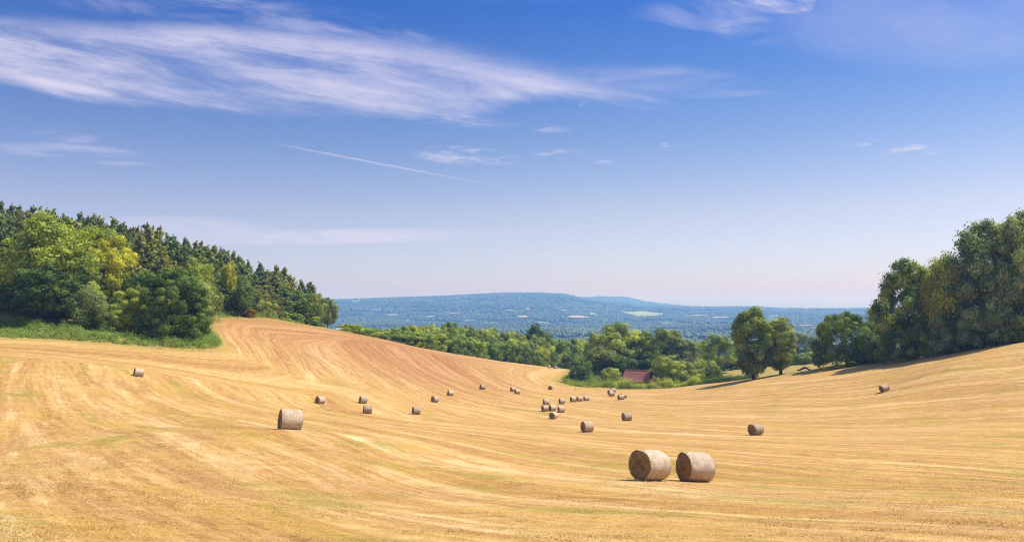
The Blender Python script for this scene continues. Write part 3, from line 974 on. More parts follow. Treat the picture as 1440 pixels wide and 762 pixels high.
tpx('oak1', 'dusk', 1036, 330, 488, 34, 'green_tree', 'dull tree half hidden behind the left field tree')

# ---- the pair on the field edge and what stands behind
tpx('pair0', 'mid', 1058, 203, 431, 62, 'field_tree', 'taller fuller left tree of the pair on the field edge', rot=0.3)
tpx('pair1', 'light', 1096, 203, 446, 48, 'field_tree', 'shorter, lighter green right tree of the pair on the field edge', rot=1.7)
tpx('oak0', 'dusk', 1130, 420, 468, 46, 'green_tree', 'hazy green tree seen through the gap right of the pair')
tpx('oak2', 'dusk', 1150, 440, 472, 34, 'green_tree', 'hazy green tree partly behind the dark oak')
tpx('bush0', 'olive', 1120, 285, 496, 34, 'hedge_bush', 'tan topped hedge bush right behind the pair', 'bush')
tpx('bush1', 'olive', 1144, 280, 494, 38, 'hedge_bush', 'tan topped hedge bush in the gap above the fallen log', 'bush')
tpx('bush3', 'olive', 1166, 276, 490, 30, 'hedge_bush', 'tan topped hedge bush touching the dark oak', 'bush')

for k_, (px_, d_, yt_) in enumerate(((1022, 300, 504), (1042, 300, 503), (1064, 298, 500), (1086, 295, 498), (1104, 290, 497))):
    tpx('bush%d' % (k_ % 4), ['oak', 'olive', 'mid', 'oak', 'olive'][k_], px_, d_, yt_, 34, 'hedge_bush', 'hedge bush half hidden behind the trunks of the field tree pair', 'bush', 'hedge behind the field tree pair')

# ---- right hand trees
tpx('round0', 'mid', 1188, 190, 438, 96, 'oak_tree', 'dark spreading oak leftmost of the trees on the right edge', rot=2.0)
tpx('tall1', 'light', 1229, 228, 430, 26, 'young_tree', 'thin pale tree peeping over the dark oak')
tpx('bush2', 'oak', 1218, 184, 468, 56, 'bush', 'dark bushy growth between the dark oak and its tall neighbour', 'bush')
tpx('big0', 'mid', 1276, 174, 364, 106, 'tall_tree', 'tall shaggy dark tree second from the left on the right edge', rot=0.7)
tpx('birch0', 'yellow', 1318, 167, 360, 50, 'birch', 'yellow green drooping birch between tall dark and grey trees')
tpx('birch1', 'light', 1340, 164, 352, 56, 'birch', 'pale green drooping birch right of the yellower birch')
tpx('big1', 'grey', 1386, 162, 310, 108, 'ash_tree', 'tallest grey green ash by the right border')
tpx('big0', 'grey', 1440, 156, 296, 110, 'tall_tree', 'tall dull tree cut off at the far right')
tpx('bush0', 'light', 1308, 165, 462, 34, 'bush', 'light green bush at the foot of the yellower birch', 'bush')
tpx('bush1', 'grey', 1334, 163, 444, 62, 'bush', 'dull bush under the pale birch', 'bush')
tpx('bush2', 'grey', 1372, 159, 430, 66, 'bush', 'dull bush under the tallest ash', 'bush')
tpx('bush3', 'dusk', 1412, 154, 436, 62, 'bush', 'dark bush at the far right field edge', 'bush')
tpx('bush2', 'mid', 1436, 152, 440, 60, 'bush', 'mid green bush cut off at the far right edge', 'bush')
tpx('bush0', 'oak', 1262, 171, 462, 54, 'bush', 'dark bush at the foot of the tall shaggy tree', 'bush')
tpx('oak1', 'mid', 1400, 168, 372, 80, 'dark_tree', 'dark tree filling in behind the tallest ash')


# ------------------------------------------------------------------ bracken, brambles and rough grass (stuff)
def cover(name, pts2, hgt, rad, mat, label, seed, per=34, leaf=0.11, cat='undergrowth'):
    g = np.random.default_rng(seed)
    z = H(pts2[:, 0], pts2[:, 1])
    C, Nn, T = [], [], []
    for (x, y), zz in zip(pts2, z):
        k = int(per * (0.6 + 0.8 * g.random()))
        d = g.normal(size=(k, 3)); d[:, 2] = abs(d[:, 2]); d /= np.linalg.norm(d, axis=1, keepdims=True)
        hh = hgt * (0.55 + 0.7 * g.random()) * float(0.45 + 1.1 * sstep(-0.5, 0.6, vnoise(np.array([x / 2.6]), np.array([y / 2.6]), seed)[0]))
        C.append(np.array([x, y, zz]) + d * np.array([rad, rad, hh]) * (0.8 + 0.3 * g.random((k, 1))))
        Nn.append(d + np.array([0, 0, 0.4]) + 0.5 * g.normal(size=(k, 3)))
        T.append(np.clip(g.normal(0.45, 0.16) + 0.13 * g.normal(size=k), 0, 1))
    C, Nn, T = np.vstack(C), np.vstack(Nn), np.hstack(T)
    v, f = cards(C, Nn, leaf, g, 0.6)
    return obj(name, mesh_np(name, v, f, MAT[mat], {'tone': np.repeat(T, 4)}), kind='stuff', label=label, category=cat)


def strip_points(px0, px1, depth, n_, seed, off0=0.3):
    """points outside the field within `depth` metres of its edge, between two pixel columns"""
    g = np.random.default_rng(seed)
    sel = [k for k, e in enumerate(EDGE) if px0 <= e[0] <= px1]
    P_ = efine
    lo, hi = min(sel), max(sel)
    return lo, hi


def zone(seed, n_, box, test):
    g = np.random.default_rng(seed)
    x0, x1, y0, y1 = box
    q = np.c_[x0 + (x1 - x0) * g.random(n_), y0 + (y1 - y0) * g.random(n_)]
    s_ = edge_sd(q[:, 0], q[:, 1])
    px = CX + F * q[:, 0] / q[:, 1]
    return q[test(s_, px, q)]


q = zone(3, 12000, (-118, -54, 124, 184), lambda s, px, q: (s < -0.2) & (s > -19) & (px < 316))
cover('bracken', q, 1.25, 0.75, 'bracken', 'bright green bracken bank along the field edge at the left', 8)
q = zone(4, 5000, (-100, -50, 180, 236), lambda s, px, q: (s < -0.2) & (s > -7) & (px > 284) & (px < 425))
cover('bracken', q, 0.95, 0.6, 'bracken', 'green grassy bank above the brow below the pines', 9, 26)
q = zone(5, 9000, (10, 62, 232, 292), lambda s, px, q: (s < -0.6) & (s > -12) & (px > 792) & (px < 872) & (q[:, 1] > 242))
cover('bracken', q[:1800], 1.2, 0.7, 'bramble', 'bright green brambles on the spur left of the barn', 10, 30)
q = zone(15, 9000, (20, 46, 242, 285), lambda s, px, q: (s < -4) & (s > -26) & (px > 826) & (px < 876) & (q[:, 1] < 268))
cover('bracken', q[:1100], 2.2, 1.0, 'bramble', 'tall bright green brambles heaped on the spur by the barn', 14, 34)
q = zone(6, 9000, (24, 68, 232, 250), lambda s, px, q: (s < -0.6) & (s > -6) & (px > 862) & (px < 985))
cover('bramble_hedge', q[:1500], 1.9, 0.8, 'bramble', 'low bramble hedge in front of the barn', 11, 34)
q = zone(7, 6000, (58, 84, 190, 240), lambda s, px, q: (s < -0.6) & (s > -8) & (px > 985) & (px < 1062))
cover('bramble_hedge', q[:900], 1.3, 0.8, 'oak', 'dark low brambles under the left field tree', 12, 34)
q = zone(8, 5000, (72, 125, 140, 190), lambda s, px, q: (s < -2.5) & (s > -7) & (px > 1215) & (px < 1460))
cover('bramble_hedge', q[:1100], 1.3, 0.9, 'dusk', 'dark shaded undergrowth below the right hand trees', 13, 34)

q = zone(21, 26000, (-115, 125, 120, 330), lambda s, px, q: (s < 1.2) & (s > -2.2) & (px > -60) & (px < 1460))
g = np.random.default_rng(5); q = q[g.random(len(q)) < sstep(-0.5, 0.4, vnoise(q[:, 0] / 5, q[:, 1] / 5, 61)) * 0.9 + 0.1]
cover('dry_grass', q, 0.5, 0.55, 'drygrass', 'uncut dry grass along the margin of the field', 22, 16, 0.085, 'grass')

# ------------------------------------------------------------------ stubble in front of the camera (stuff)
NS = 260000
g = np.random.default_rng(77)
dd = 8.5 * (75 / 8.5) ** (g.random(NS) ** 0.9)
xx = (g.random(NS) * 2 - 1) * dd * 0.76
kp = g.random(NS) < (1 - sstep(16, 72, dd))
dd, xx = dd[kp], xx[kp]; NS = len(dd)
zz = H(xx, dd) + 0.05 * vnoise(xx / 3, dd / 3, 5) + 0.12 * vnoise(xx / 11, dd / 11, 6)
_, smu, smv = field_attrs(xx, dd)
tuft = sstep(0.1, 0.7, vnoise(xx / 0.9, dd / 0.9, 51) + 0.5 * vnoise(xx / 0.3, dd / 0.3, 52))
hb = (0.013 + 0.026 * g.random(NS) ** 2) * (1 + dd / 60) * np.where(g.random(NS) < 0.02, 1.9, 1) * (0.7 + 0.8 * tuft)
wb = (0.0030 + 0.0040 * g.random(NS)) * (1 + dd / 26)
th = g.random(NS) * 6.283
lean = g.normal(size=(NS, 2)) * (2.0 * hb)[:, None]
base = np.c_[xx, dd, zz - 0.008]
side = np.c_[np.cos(th) * wb, np.sin(th) * wb, np.zeros(NS)]
tip = base + np.c_[lean, hb]
V = np.stack([base - side, base + side, tip], 1).reshape(-1, 3)
tn = g.random(NS)
obj('stubble', mesh_np('stubble', V, np.arange(NS * 3).reshape(-1, 3), MAT['stubble'], {'tone': np.repeat(tn, 3), 'mow': np.repeat(smu, 3), 'along': np.repeat(smv, 3)}),
    kind='stuff', label='short dry straw stubble and grass in the foreground', category='grass')


# ------------------------------------------------------------------ hay bales
def mat_bale_side():
    m, t, out = new_mat('net_wrapped_hay')
    co = t.node('ShaderNodeTexCoord').outputs['Object']
    rnd = t.node('ShaderNodeObjectInfo').outputs['Random']
    x, y, z = t.sep(co)
    band = t.noise(t.xyz(t.m('ADD', t.m('MULTIPLY', x, 26.0), t.m('MULTIPLY', rnd, 50)), t.m('MULTIPLY', y, 2.5), t.m('MULTIPLY', z, 2.5)), 1.0, 4, 0.65)
    fib = t.noise(co, 38.0, 5, 0.7)
    blot = t.noise(t.xyz(x, y, t.m('ADD', z, t.m('MULTIPLY', rnd, 9))), 3.2, 4, 0.6)
    s = t.m('ADD', t.m('ADD', t.m('MULTIPLY', band, 0.35), t.m('MULTIPLY', fib, 0.40)), t.m('MULTIPLY', blot, 0.25))
    col = t.ramp(s, [(0.34, (0.22, 0.150, 0.095)), (0.5, (0.41, 0.315, 0.225)), (0.64, (0.58, 0.485, 0.385))])
    k = t.lin(0, 1, rnd, 0.80, 1.16)
    col = t.mix(1.0, col, t.xyz(k, k, k), 'MULTIPLY')
    principled(t, out, col, 0.75, 0.25, t.m('ADD', t.m('MULTIPLY', fib, 0.7), t.m('MULTIPLY', band, 0.5)), 0.6, 0.03)
    return m


def mat_bale_end():
    m, t, out = new_mat('cut_hay_end')
    co = t.node('ShaderNodeTexCoord').outputs['Object']
    x, y, z = t.sep(co)
    r = t.m('SQRT', t.m('ADD', t.m('MULTIPLY', y, y), t.m('MULTIPLY', z, z)))
    an = t.m('ARCTAN2', z, y)
    sp = t.m('ADD', t.m('MULTIPLY', r, 30.0), t.m('MULTIPLY', an, 0.9))
    ring = t.noise(t.xyz(sp, t.m('MULTIPLY', t.m('SINE', an), 2.0), t.m('MULTIPLY', t.m('COSINE', an), 2.0)), 0.8, 4, 0.65)
    fib = t.noise(co, 30.0, 5, 0.72)
    s = t.m('ADD', t.m('MULTIPLY', ring, 0.45), t.m('MULTIPLY', fib, 0.55))
    col = t.ramp(s, [(0.36, (0.09, 0.046, 0.018)), (0.5, (0.27, 0.165, 0.080)), (0.63, (0.50, 0.36, 0.21))])
    principled(t, out, col, 0.9, 0.12, s, 0.8, 0.06)
    return m


BS, BE = mat_bale_side(), mat_bale_end()
BD, BL = 1.36, 1.24


def bale_parts(seed):
    g = np.random.default_rng(seed)
    K, L = 48, 11
    th = np.arange(K) * 2 * math.pi / K
    R = BD / 2
    V = []
    for j in range(L):
        s_ = j / (L - 1) * 2 - 1
        rr_ = R * (1 - 0.045 * abs(s_) ** 8 - 0.012 * s_ * s_)
        lump = 1 + 0.018 * np.sin(3 * th + seed) + 0.012 * np.sin(5 * th + 2 * s_ + seed) + 0.015 * np.sin(2 * th + 1.2 + seed + 0.6 * s_) + 0.009 * g.normal(size=K)
        zz_ = np.sin(th) * rr_ * lump * 0.975
        zz_ = np.where(zz_ < -0.93 * R, -0.93 * R - 0.15 * (-(zz_) - 0.93 * R), zz_)         # settled flat underneath
        V.append(np.c_[np.full(K, s_ * BL / 2) + 0.006 * g.normal(size=K), np.cos(th) * rr_ * lump, zz_])
    V = np.vstack(V)
    f = [(j * K + k, j * K + (k + 1) % K, (j + 1) * K + (k + 1) % K, (j + 1) * K + k) for j in range(L - 1) for k in range(K)]
    side = mesh_np('wrapped_side', V, np.array(f)[:, ::-1], BS, None, True)
    ends = []
    for s_, j0 in ((-1, 0), (1, L - 1)):
        rim = V[j0 * K:(j0 + 1) * K]
        vs = [rim]
        for q_ in (0.92, 0.7, 0.45, 0.2):
            p = rim * np.array([0, q_, q_]); p[:, 0] = s_ * (BL / 2 + 0.028 * (1 - q_ ** 4)) + 0.012 * g.normal(size=K) + 0.015 * math.sin(q_ * 20 + seed)
            vs.append(p)
        v = np.vstack(vs + [np.array([[s_ * (BL / 2 + 0.02), 0, 0]])])
        fs = [(j * K + k, j * K + (k + 1) % K, (j + 1) * K + (k + 1) % K, (j + 1) * K + k) for j in range(4) for k in range(K)]
        fs += [(4 * K + k, 4 * K + (k + 1) % K, 5 * K, 5 * K) for k in range(K)]
        me = bpy.data.meshes.new('end_face')
        me.from_pydata([tuple(p) for p in v], [], [tuple(dict.fromkeys(q_ if s_ < 0 else q_[::-1])) for q_ in fs])
        me.update(); me.materials.append(BE)
        ends.append(me)
    # stalks that stick out of the wrap, the rims and where the bale presses on the ground
    nS = 900
    th_ = g.random(nS) * 6.283; ux = np.where(g.random(nS) < 0.5, np.sign(g.random(nS) - 0.5) * (0.93 + 0.08 * g.random(nS)), g.random(nS) * 2 - 1)
    low = g.random(nS) < 0.25
    th_ = np.where(low, -1.571 + g.normal(0, 0.28, nS), th_)
    rr_ = R * 0.975
    p0 = np.c_[ux * BL / 2, np.cos(th_) * rr_, np.maximum(np.sin(th_) * rr_, -0.94 * R)]
    out_ = np.c_[g.normal(0, 0.6, nS), np.cos(th_), np.where(low, 0.25, np.sin(th_))] + 0.7 * g.normal(size=(nS, 3))
    out_ /= np.linalg.norm(out_, axis=1, keepdims=True)
    ln = (0.03 + 0.06 * g.random(nS) + 0.10 * low * g.random(nS))[:, None]
    sd_ = np.cross(out_, g.normal(size=(nS, 3))); sd_ /= np.linalg.norm(sd_, axis=1, keepdims=True)
    vv = np.stack([p0 - sd_ * 0.006, p0 + sd_ * 0.006, p0 + out_ * ln], 1).reshape(-1, 3)
    straw = mesh_np('loose_straw', vv, np.arange(nS * 3).reshape(-1, 3), MAT['drygrass'], {'tone': np.repeat(g.random(nS), 3)})
    return side, ends, straw


BALES = [  # px centre, py bottom, height px, visible end ratio, label
    (913.6, 676.4, 44.5, .73, 'big foreground bale, the left one of the pair nearest us, its round end facing left'),
    (977.7, 678, 42, .57, 'big foreground bale, the right one of the pair nearest us'),
    (406.8, 606.3, 31, .2, 'large lone bale seen side on, on the left half of the field'),
    (193.8, 530, 12.7, .15, 'small lone bale farthest to the left, below the bracken bank'),
    (449.4, 567.8, 11, .6, 'bale right above the large lone side-on bale, with a dark end'),
    (510, 566.9, 10, .35, 'upper bale of the two standing close together on the left slope'),
    (516.3, 581.5, 12.2, .12, 'lower bale of the two standing close together on the left slope'),
    (584.7, 582.4, 10.6, .3, 'lone bale low on the slope, right of the two close together'),
    (611, 565.5, 8.8, .65, 'lone bale with a round dark end, up and right of the low lone bale'),
    (632.9, 556.7, 7.8, .35, 'lone pale bale on the slope, second before the overlapping two'),
    (678, 547.6, 6.9, .45, 'lone small bale left of the two overlapping under the far corner'),
    (721, 550.4, 6.6, .4, 'left bale of the two overlapping below the far field corner'),
    (727.3, 554, 7, .3, 'right and nearer bale of the two overlapping below the far corner'),
    (774.1, 547.8, 6, .95, 'small bale showing only its round dark end, near the green spur'),
    (768, 569.2, 8.2, .35, 'top bale of the tight cluster in the middle of the field'),
    (766.4, 578, 8.8, .45, 'left bale of the tight middle cluster'),
    (776.8, 578, 8.8, .5, 'bale in the centre of the tight middle cluster'),
    (789, 579.7, 8.8, .35, 'right bale of the tight middle cluster, standing a little apart'),
    (778.4, 588.8, 10, .85, 'lowest bale of the middle cluster, its round dark end to us'),
    (790, 567.7, 7.7, .4, 'lone bale above the right of the middle cluster'),
    (805.8, 564.9, 7.4, .45, 'left bale of the row of three in the field centre'),
    (814.7, 564.3, 7.2, .4, 'middle bale of the row of three in the field centre'),
    (824.6, 563.7, 7.3, .3, 'right bale of the row of three in the field centre'),
    (858.5, 554.4, 6.6, .7, 'half hidden dark ended bale of the trio below the bramble hedge'),
    (862.7, 551.6, 6.2, .3, 'rear upper bale of the trio below the bramble hedge'),
    (860.5, 557.6, 7.5, .2, 'front pale bale of the trio below the bramble hedge'),
    (873.4, 562.3, 7.9, .45, 'front bale of the two overlapping right of the trio by the hedge'),
    (877, 560, 7.6, .5, 'rear bale of the two overlapping right of the trio by the hedge'),
    (881.6, 591.8, 12, .45, 'lone bale right of the field centre, below the overlapping two'),
    (825.7, 607.2, 15, .5, 'lone medium bale between the middle cluster and the nearest pair'),
    (1063.2, 612.1, 16.6, .7, 'lone medium bale on the right half, beyond the nearest pair'),
    (1245.3, 550.7, 10.7, .6, 'lone small bale on the right slope below the dark trees'),
    (771.8, 517.6, 3.8, .5, 'left of the two farthest bales in the top field corner'),
    (780.6, 518.6, 3.9, .5, 'right of the two farthest bales in the top field corner'),
]
bprot = [bale_parts(s_) for s_ in (1, 2, 3)]
bobj = {}
for k, (px, py, hp, ratio, lab) in enumerate(BALES):
    d_size = BD * F / hp
    p = on_ground(px, py - 0.04 * hp, d_size)
    d = 0.5 * (p[1] + d_size) if hp > 20 else p[1]
    d = p[1]
    # the base of the bale's middle lies half a bale behind the visible bottom edge
    dr = ray(px, py); c = p + np.array([dr[0], dr[1], 0]) * 0.15
    x, y = c[0], c[1]
    z = h1(x, y)
    eps = 0.8
    nrm = Vector((-(h1(x + eps, y) - h1(x - eps, y)) / (2 * eps), -(h1(x, y + eps) - h1(x, y - eps)) / (2 * eps), 1)).normalized()
    want = hp / F * y / (BD * 1.0)
    scl = min(1.22, max(0.82, want))
    al = math.acos(min(0.97, ratio))
    tocam = Vector((-x, -y, 0)).normalized()
    ax = Matrix.Rotation(-al, 3, 'Z') @ tocam                 # turned so that the end shows on the left
    ax = (ax - nrm * ax.dot(nrm)).normalized()
    yy_ = nrm.cross(ax).normalized()
    e = thing('hay_bale', lab, 'hay bale', (0, 0, 0), 'round hay bales on the mown field')
    rot = Matrix((ax, yy_, nrm)).transposed().to_4x4()
    e.matrix_world = Matrix.Translation(Vector((x, y, z)) + nrm * (BD / 2 * 0.935 - 0.035) * scl) @ rot @ Matrix.Diagonal((scl, scl, scl, 1))
    v_ = k % 3
    parts = (('wrapped_side', bprot[v_][0]), ('end_face', bprot[v_][1][0]), ('end_face', bprot[v_][1][1]), ('loose_straw', bprot[v_][2]))
    for j, (nm, me) in enumerate(parts):
        if (v_, j) in bobj:
            o = bobj[(v_, j)].copy()
        else:
            o = bpy.data.objects.new(nm, me); bobj[(v_, j)] = o
        COL.objects.link(o); o.parent = e
    print('bale', k, 'd %.1f size-d %.1f scale %.2f want %.2f' % (y, d_size, scl, want))


# ------------------------------------------------------------------ barn
def mat_tiles():
    m, t, out = new_mat('old_clay_tiles')
    co = t.node('ShaderNodeTexCoord').outputs['Object']
    x, y, z = t.sep(co)
    br = t.node('ShaderNodeTexBrick')
    t.l.new(t.xyz(x, t.m('MULTIPLY', z, 1.35)), br.inputs['Vector'])
    br.inputs['Scale'].default_value = 3.2
    br.inputs['Color1'].default_value = (0.47, 0.165, 0.130, 1); br.inputs['Color2'].default_value = (0.34, 0.120, 0.100, 1)
    br.inputs['Mortar'].default_value = (0.09, 0.045, 0.04, 1); br.inputs['Mortar Size'].default_value = 0.025
    nz = t.noise(co, 1.3, 6, 0.7)
    col = t.mix(t.ss(0.52, 0.68, nz), br.outputs[0], (0.32, 0.21, 0.18))
    col = t.mix(t.ss(0.40, 0.30, nz), col, (0.10, 0.05, 0.045))
    principled(t, out, col, 0.85, 0.2, br.outputs[1], 0.5, 0.04)
    return m


def build_barn():
    d = 256.0
    px = 896.0
    x, y = (px - CX) / F * d, d
    zr = W(898, 519.5, d)[2]
    ze = W(892, 535.0, d - 2.6)[2]
    zb = h1(x, y)
    zb = min(zb, ze - 1.7)
    e = thing('barn', 'small old barn with reddish tiled roof and dark board walls behind the bramble hedge', 'barn', (x, y, zb))
    e.rotation_euler.z = math.radians(-30)
    L, Wd = 4.5, 3.1
    er, rr_ = ze - zb, zr - zb
    t = TB()
    # board walls with gables as one shell with thickness
    t.box(-L + .15, L - .15, -Wd + .25, -Wd + .4, 0, er + .1)
    t.box(-L + .15, L - .15, Wd - .4, Wd - .25, 0, er + .1)
    for s_ in (-1, 1):
        xa, xb = sorted((s_ * (L - .3), s_ * (L - .15)))
        g0 = [(xa, -Wd + .4, 0), (xa, Wd - .4, 0), (xa, Wd - .4, er + .15), (xa, 0, rr_ - .2), (xa, -Wd + .4, er + .15)]
        v = g0 + [(xb, b, c) for (_, b, c) in g0]
        t.add(v, [(0, 1, 2, 2), (0, 2, 3, 3), (0, 3, 4, 4), (5, 7, 6, 6), (5, 8, 7, 7), (5, 9, 8, 8), (0, 5, 6, 1), (1, 6, 7, 2), (2, 7, 8, 3), (3, 8, 9, 4), (4, 9, 5, 0)])
    m, nt, out = new_mat('dark_weatherboard')
    co = nt.node('ShaderNodeTexCoord').outputs['Object']
    bx_, by_, bz_ = nt.sep(co)
    saw = nt.m('FRACT', nt.m('MULTIPLY', bz_, 5.0))
    nz = nt.noise(co, 4.0, 5, 0.6)
    col = nt.ramp(nz, [(0.3, (0.020, 0.017, 0.016)), (0.7, (0.065, 0.055, 0.05))])
    principled(nt, out, col, 0.8, 0.2, saw, 0.6, 0.05)
    obj('wall', t.mesh('wall', m, False), e)
    # roof: two sagging slabs
    V, Fc = [], []
    NXs, NYs = 12, 5
    tiles = mat_tiles()
    t = TB()
    for side in (-1, 1):
        grid_o, grid_i = [], []
        for i_ in range(NXs + 1):
            for j_ in range(NYs + 1):
                a = i_ / NXs * 2 - 1; b = j_ / NYs
                sag = -0.30 * (1 - a * a) * (1 - 0.5 * b) - 0.16 * math.sin(math.pi * b) + 0.03 * math.sin(9 * a + 4 * b)
                xx_ = a * (L + 0.1 + 0.25 * b)
                yy2 = side * (0.0 + (Wd + 0.15) * b)
                zz2 = rr_ + (er - 0.1 - rr_) * b + sag
                grid_o.append((xx_, yy2, zz2)); grid_i.append((xx_, yy2 - side * 0.0, zz2 - 0.16))
        n0 = len(grid_o)
        fs = []
        for i_ in range(NXs):
            for j_ in range(NYs):
                q0 = i_ * (NYs + 1) + j_; q1 = q0 + 1; q2 = q0 + NYs + 2; q3 = q0 + NYs + 1
                fs.append((q0, q3, q2, q1) if side < 0 else (q0, q1, q2, q3))
                fs.append(tuple(n0 + q_ for q_ in ((q0, q1, q2, q3) if side < 0 else (q0, q3, q2, q1))))
        for i_ in range(NXs):     # eave lip
            q0 = i_ * (NYs + 1) + NYs; q3 = q0 + NYs + 1
            fs.append((q0, q3, n0 + q3, n0 + q0))
        for j_ in range(NYs):     # verges
            for i_ in (0, NXs):
                q0 = i_ * (NYs + 1) + j_
                fs.append((q0, q0 + 1, n0 + q0 + 1, n0 + q0))
        t.add(grid_o + grid_i, fs)
    rf = obj('roof', t.mesh('roof', tiles, False), e)
    t = TB()
    t.tube([((i_ / 12 * 2 - 1) * (L + .1), 0, rr_ + 0.03 - 0.30 * (1 - (i_ / 12 * 2 - 1) ** 2)) for i_ in range(13)], [0.13] * 13, 8)
    obj('ridge_tiles', t.mesh('ridge_tiles', tiles), rf)
    # a boarded door in the long wall
    t = TB(); t.box(-1.2, 0.9, -Wd + .17, -Wd + .24, 0.05, min(2.0, er - .1))
    dr_ = obj('door', t.mesh('door', MAT['wood'], False), e)
    return e


build_barn()

# ------------------------------------------------------------------ fallen tree, posts, far roofs
p = on_ground(1131, 521.5, 212, 150, 300)
e = thing('fallen_trunk', 'fallen dead tree trunk lying in pale grass right of the pair of trees', 'log', (p[0], p[1], p[2]))
t = TB()
t.tube([(-1.9, 0.2, 0.1), (-1.0, 0.1, 0.32), (-0.1, 0, 0.8), (0.25, 0, 1.15)], [0.16, 0.24, 0.30, 0.22], 9)
t.tube([(-0.1, 0, 0.8), (0.7, 0.15, 0.72), (1.3, 0.1, 0.35), (2.1, 0.2, 0.12)], [0.26, 0.2, 0.17, 0.08], 8)
obj('trunk', t.mesh('trunk', MAT['wood']), e)
t = TB()
t.tube([(0.6, 0.1, 0.7), (1.1, -0.1, 1.05), (1.5, -0.2, 1.1)], [0.09, 0.06, 0.03], 6)
obj('branch', t.mesh('branch', MAT['wood']), e)
t = TB()
t.tube([(1.2, 0.1, 0.4), (1.5, 0.5, 0.55), (1.9, 0.6, 0.45)], [0.08, 0.05, 0.02], 6)
obj('branch', t.mesh('branch', MAT['wood']), e)


def post(px, py, d0, hgt, r, label):
    p = on_ground(px, py, d0)
    t = TB()
    t.tube([(0, 0, -0.2), (0.01, 0, hgt * 0.5), (0.02, 0.01, hgt)], [r, r * 0.95, r * 0.85], 7)
    t.tube([(0.02, 0.01, hgt), (0.02, 0.01, hgt + r)], [r * 0.85, r * 0.3], 7)
    o = obj('post', t.mesh('post', MAT['wood']), label=label, category='post')
    o.location = p


post(809.5, 548.8, 237, 1.35, 0.05, 'thin wooden post alone at the edge of the green spur')
post(762, 515.5, 318, 1.2, 0.07, 'short fence post left of the two farthest bales')

# two pale roofs far off in the valley
MWALL = mat_simple('pale_render', [(0.3, (0.55, 0.52, 0.47)), (0.7, (0.7, 0.67, 0.6))], 0.4)
MROOF = mat_simple('red_roof', [(0.3, (0.22, 0.12, 0.09)), (0.7, (0.32, 0.18, 0.13))], 0.6)


def house(px, py, wm, label, wallm=MWALL):
    c = far_hit(px, py)
    if c is None: return
    x, y = c[0], c[1] - 10
    z = h1(x, y)
    e = thing('house', label, 'house', (x, y, z))
    e.rotation_euler.z = 0.3 + px * 0.7 % 0.6
    t = TB(); w2, dp, hh = wm / 2, wm * 0.3, wm * 0.36
    t.box(-w2, w2, -dp, dp, -2, hh)
    obj('wall', t.mesh('wall', wallm, False), e)
    t = TB()
    o_ = 0.6; rh = hh + wm * 0.26
    v = [(-w2 - o_, -dp - o_, hh + .02), (w2 + o_, -dp - o_, hh + .02), (w2 + o_, dp + o_, hh + .02), (-w2 - o_, dp + o_, hh + .02), (-w2 - o_, 0, rh), (w2 + o_, 0, rh)]
    t.add(v, [(0, 1, 5, 4), (2, 3, 4, 5), (0, 4, 3, 3), (1, 2, 5, 5), (0, 3, 2, 1)])
    obj('roof', t.mesh('roof', MROOF, False), e)


house(834, 474, 16, 'pale barn roof glimpsed far off left of the tallest barn tree')
house(705.5, 431.5, 20, 'pale tower like house far away on the blue hillside')
house(742, 435, 20, 'long pale house far away right of the tower like house')
house(1090, 445.5, 20, 'pale farmhouse far off above the pair of field trees')

# ------------------------------------------------------------------ haze
import os
mh, th_, oh = new_mat('haze_air')
pv = th_.node('ShaderNodeVolumePrincipled')
pv.inputs['Color'].default_value = (0.175, 0.39, 1.0, 1)
pv.inputs['Absorption Color'].default_value = (1, 1, 1, 1)
pv.inputs['Density'].default_value = 0.00022
pv.inputs['Anisotropy'].default_value = 0.1
th_.l.new(pv.outputs[0], oh.inputs['Volume'])
t = TB(); t.box(-13000, 13000, -13000, 13000, -140, 140)
hz = obj('haze', t.mesh('haze', mh, False), kind='stuff', label='thin blue summer haze in the air over the whole valley', category='haze')
hz.display_type = 'WIRE'

# ------------------------------------------------------------------ sky
w = bpy.data.worlds.new('World'); sc.world = w; w.use_nodes = True
w.node_tree.nodes.clear()
t = NT(w.node_tree)
out = t.node('ShaderNodeOutputWorld'); bg = t.node('ShaderNodeBackground')
t.l.new(bg.outputs[0], out.inputs[0])
sky = t.node('ShaderNodeTexSky'); sky.sky_type = 'NISHITA'; sky.sun_disc = False
sky.sun_elevation = SUN_EL; sky.sun_rotation = SUN_AZ
sky.altitude = 100; sky.air_density = 1.0; sky.dust_density = 1.2; sky.ozone_density = 2.5
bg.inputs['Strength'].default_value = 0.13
dirv = t.node('ShaderNodeTexCoord').outputs['Generated']
dx, dy, dz = t.sep(dirv)
fwd = t.m('GREATER_THAN', dy, 0.05)
dyc = t.m('MAXIMUM', dy, 0.05)
a = t.m('DIVIDE', dx, dyc)                         # tangent of the bearing, of the elevation
el = t.m('DIVIDE', dz, dyc)


def ae(px, py):
    r_ = ray(px, py)
    return r_[0], r_[2]


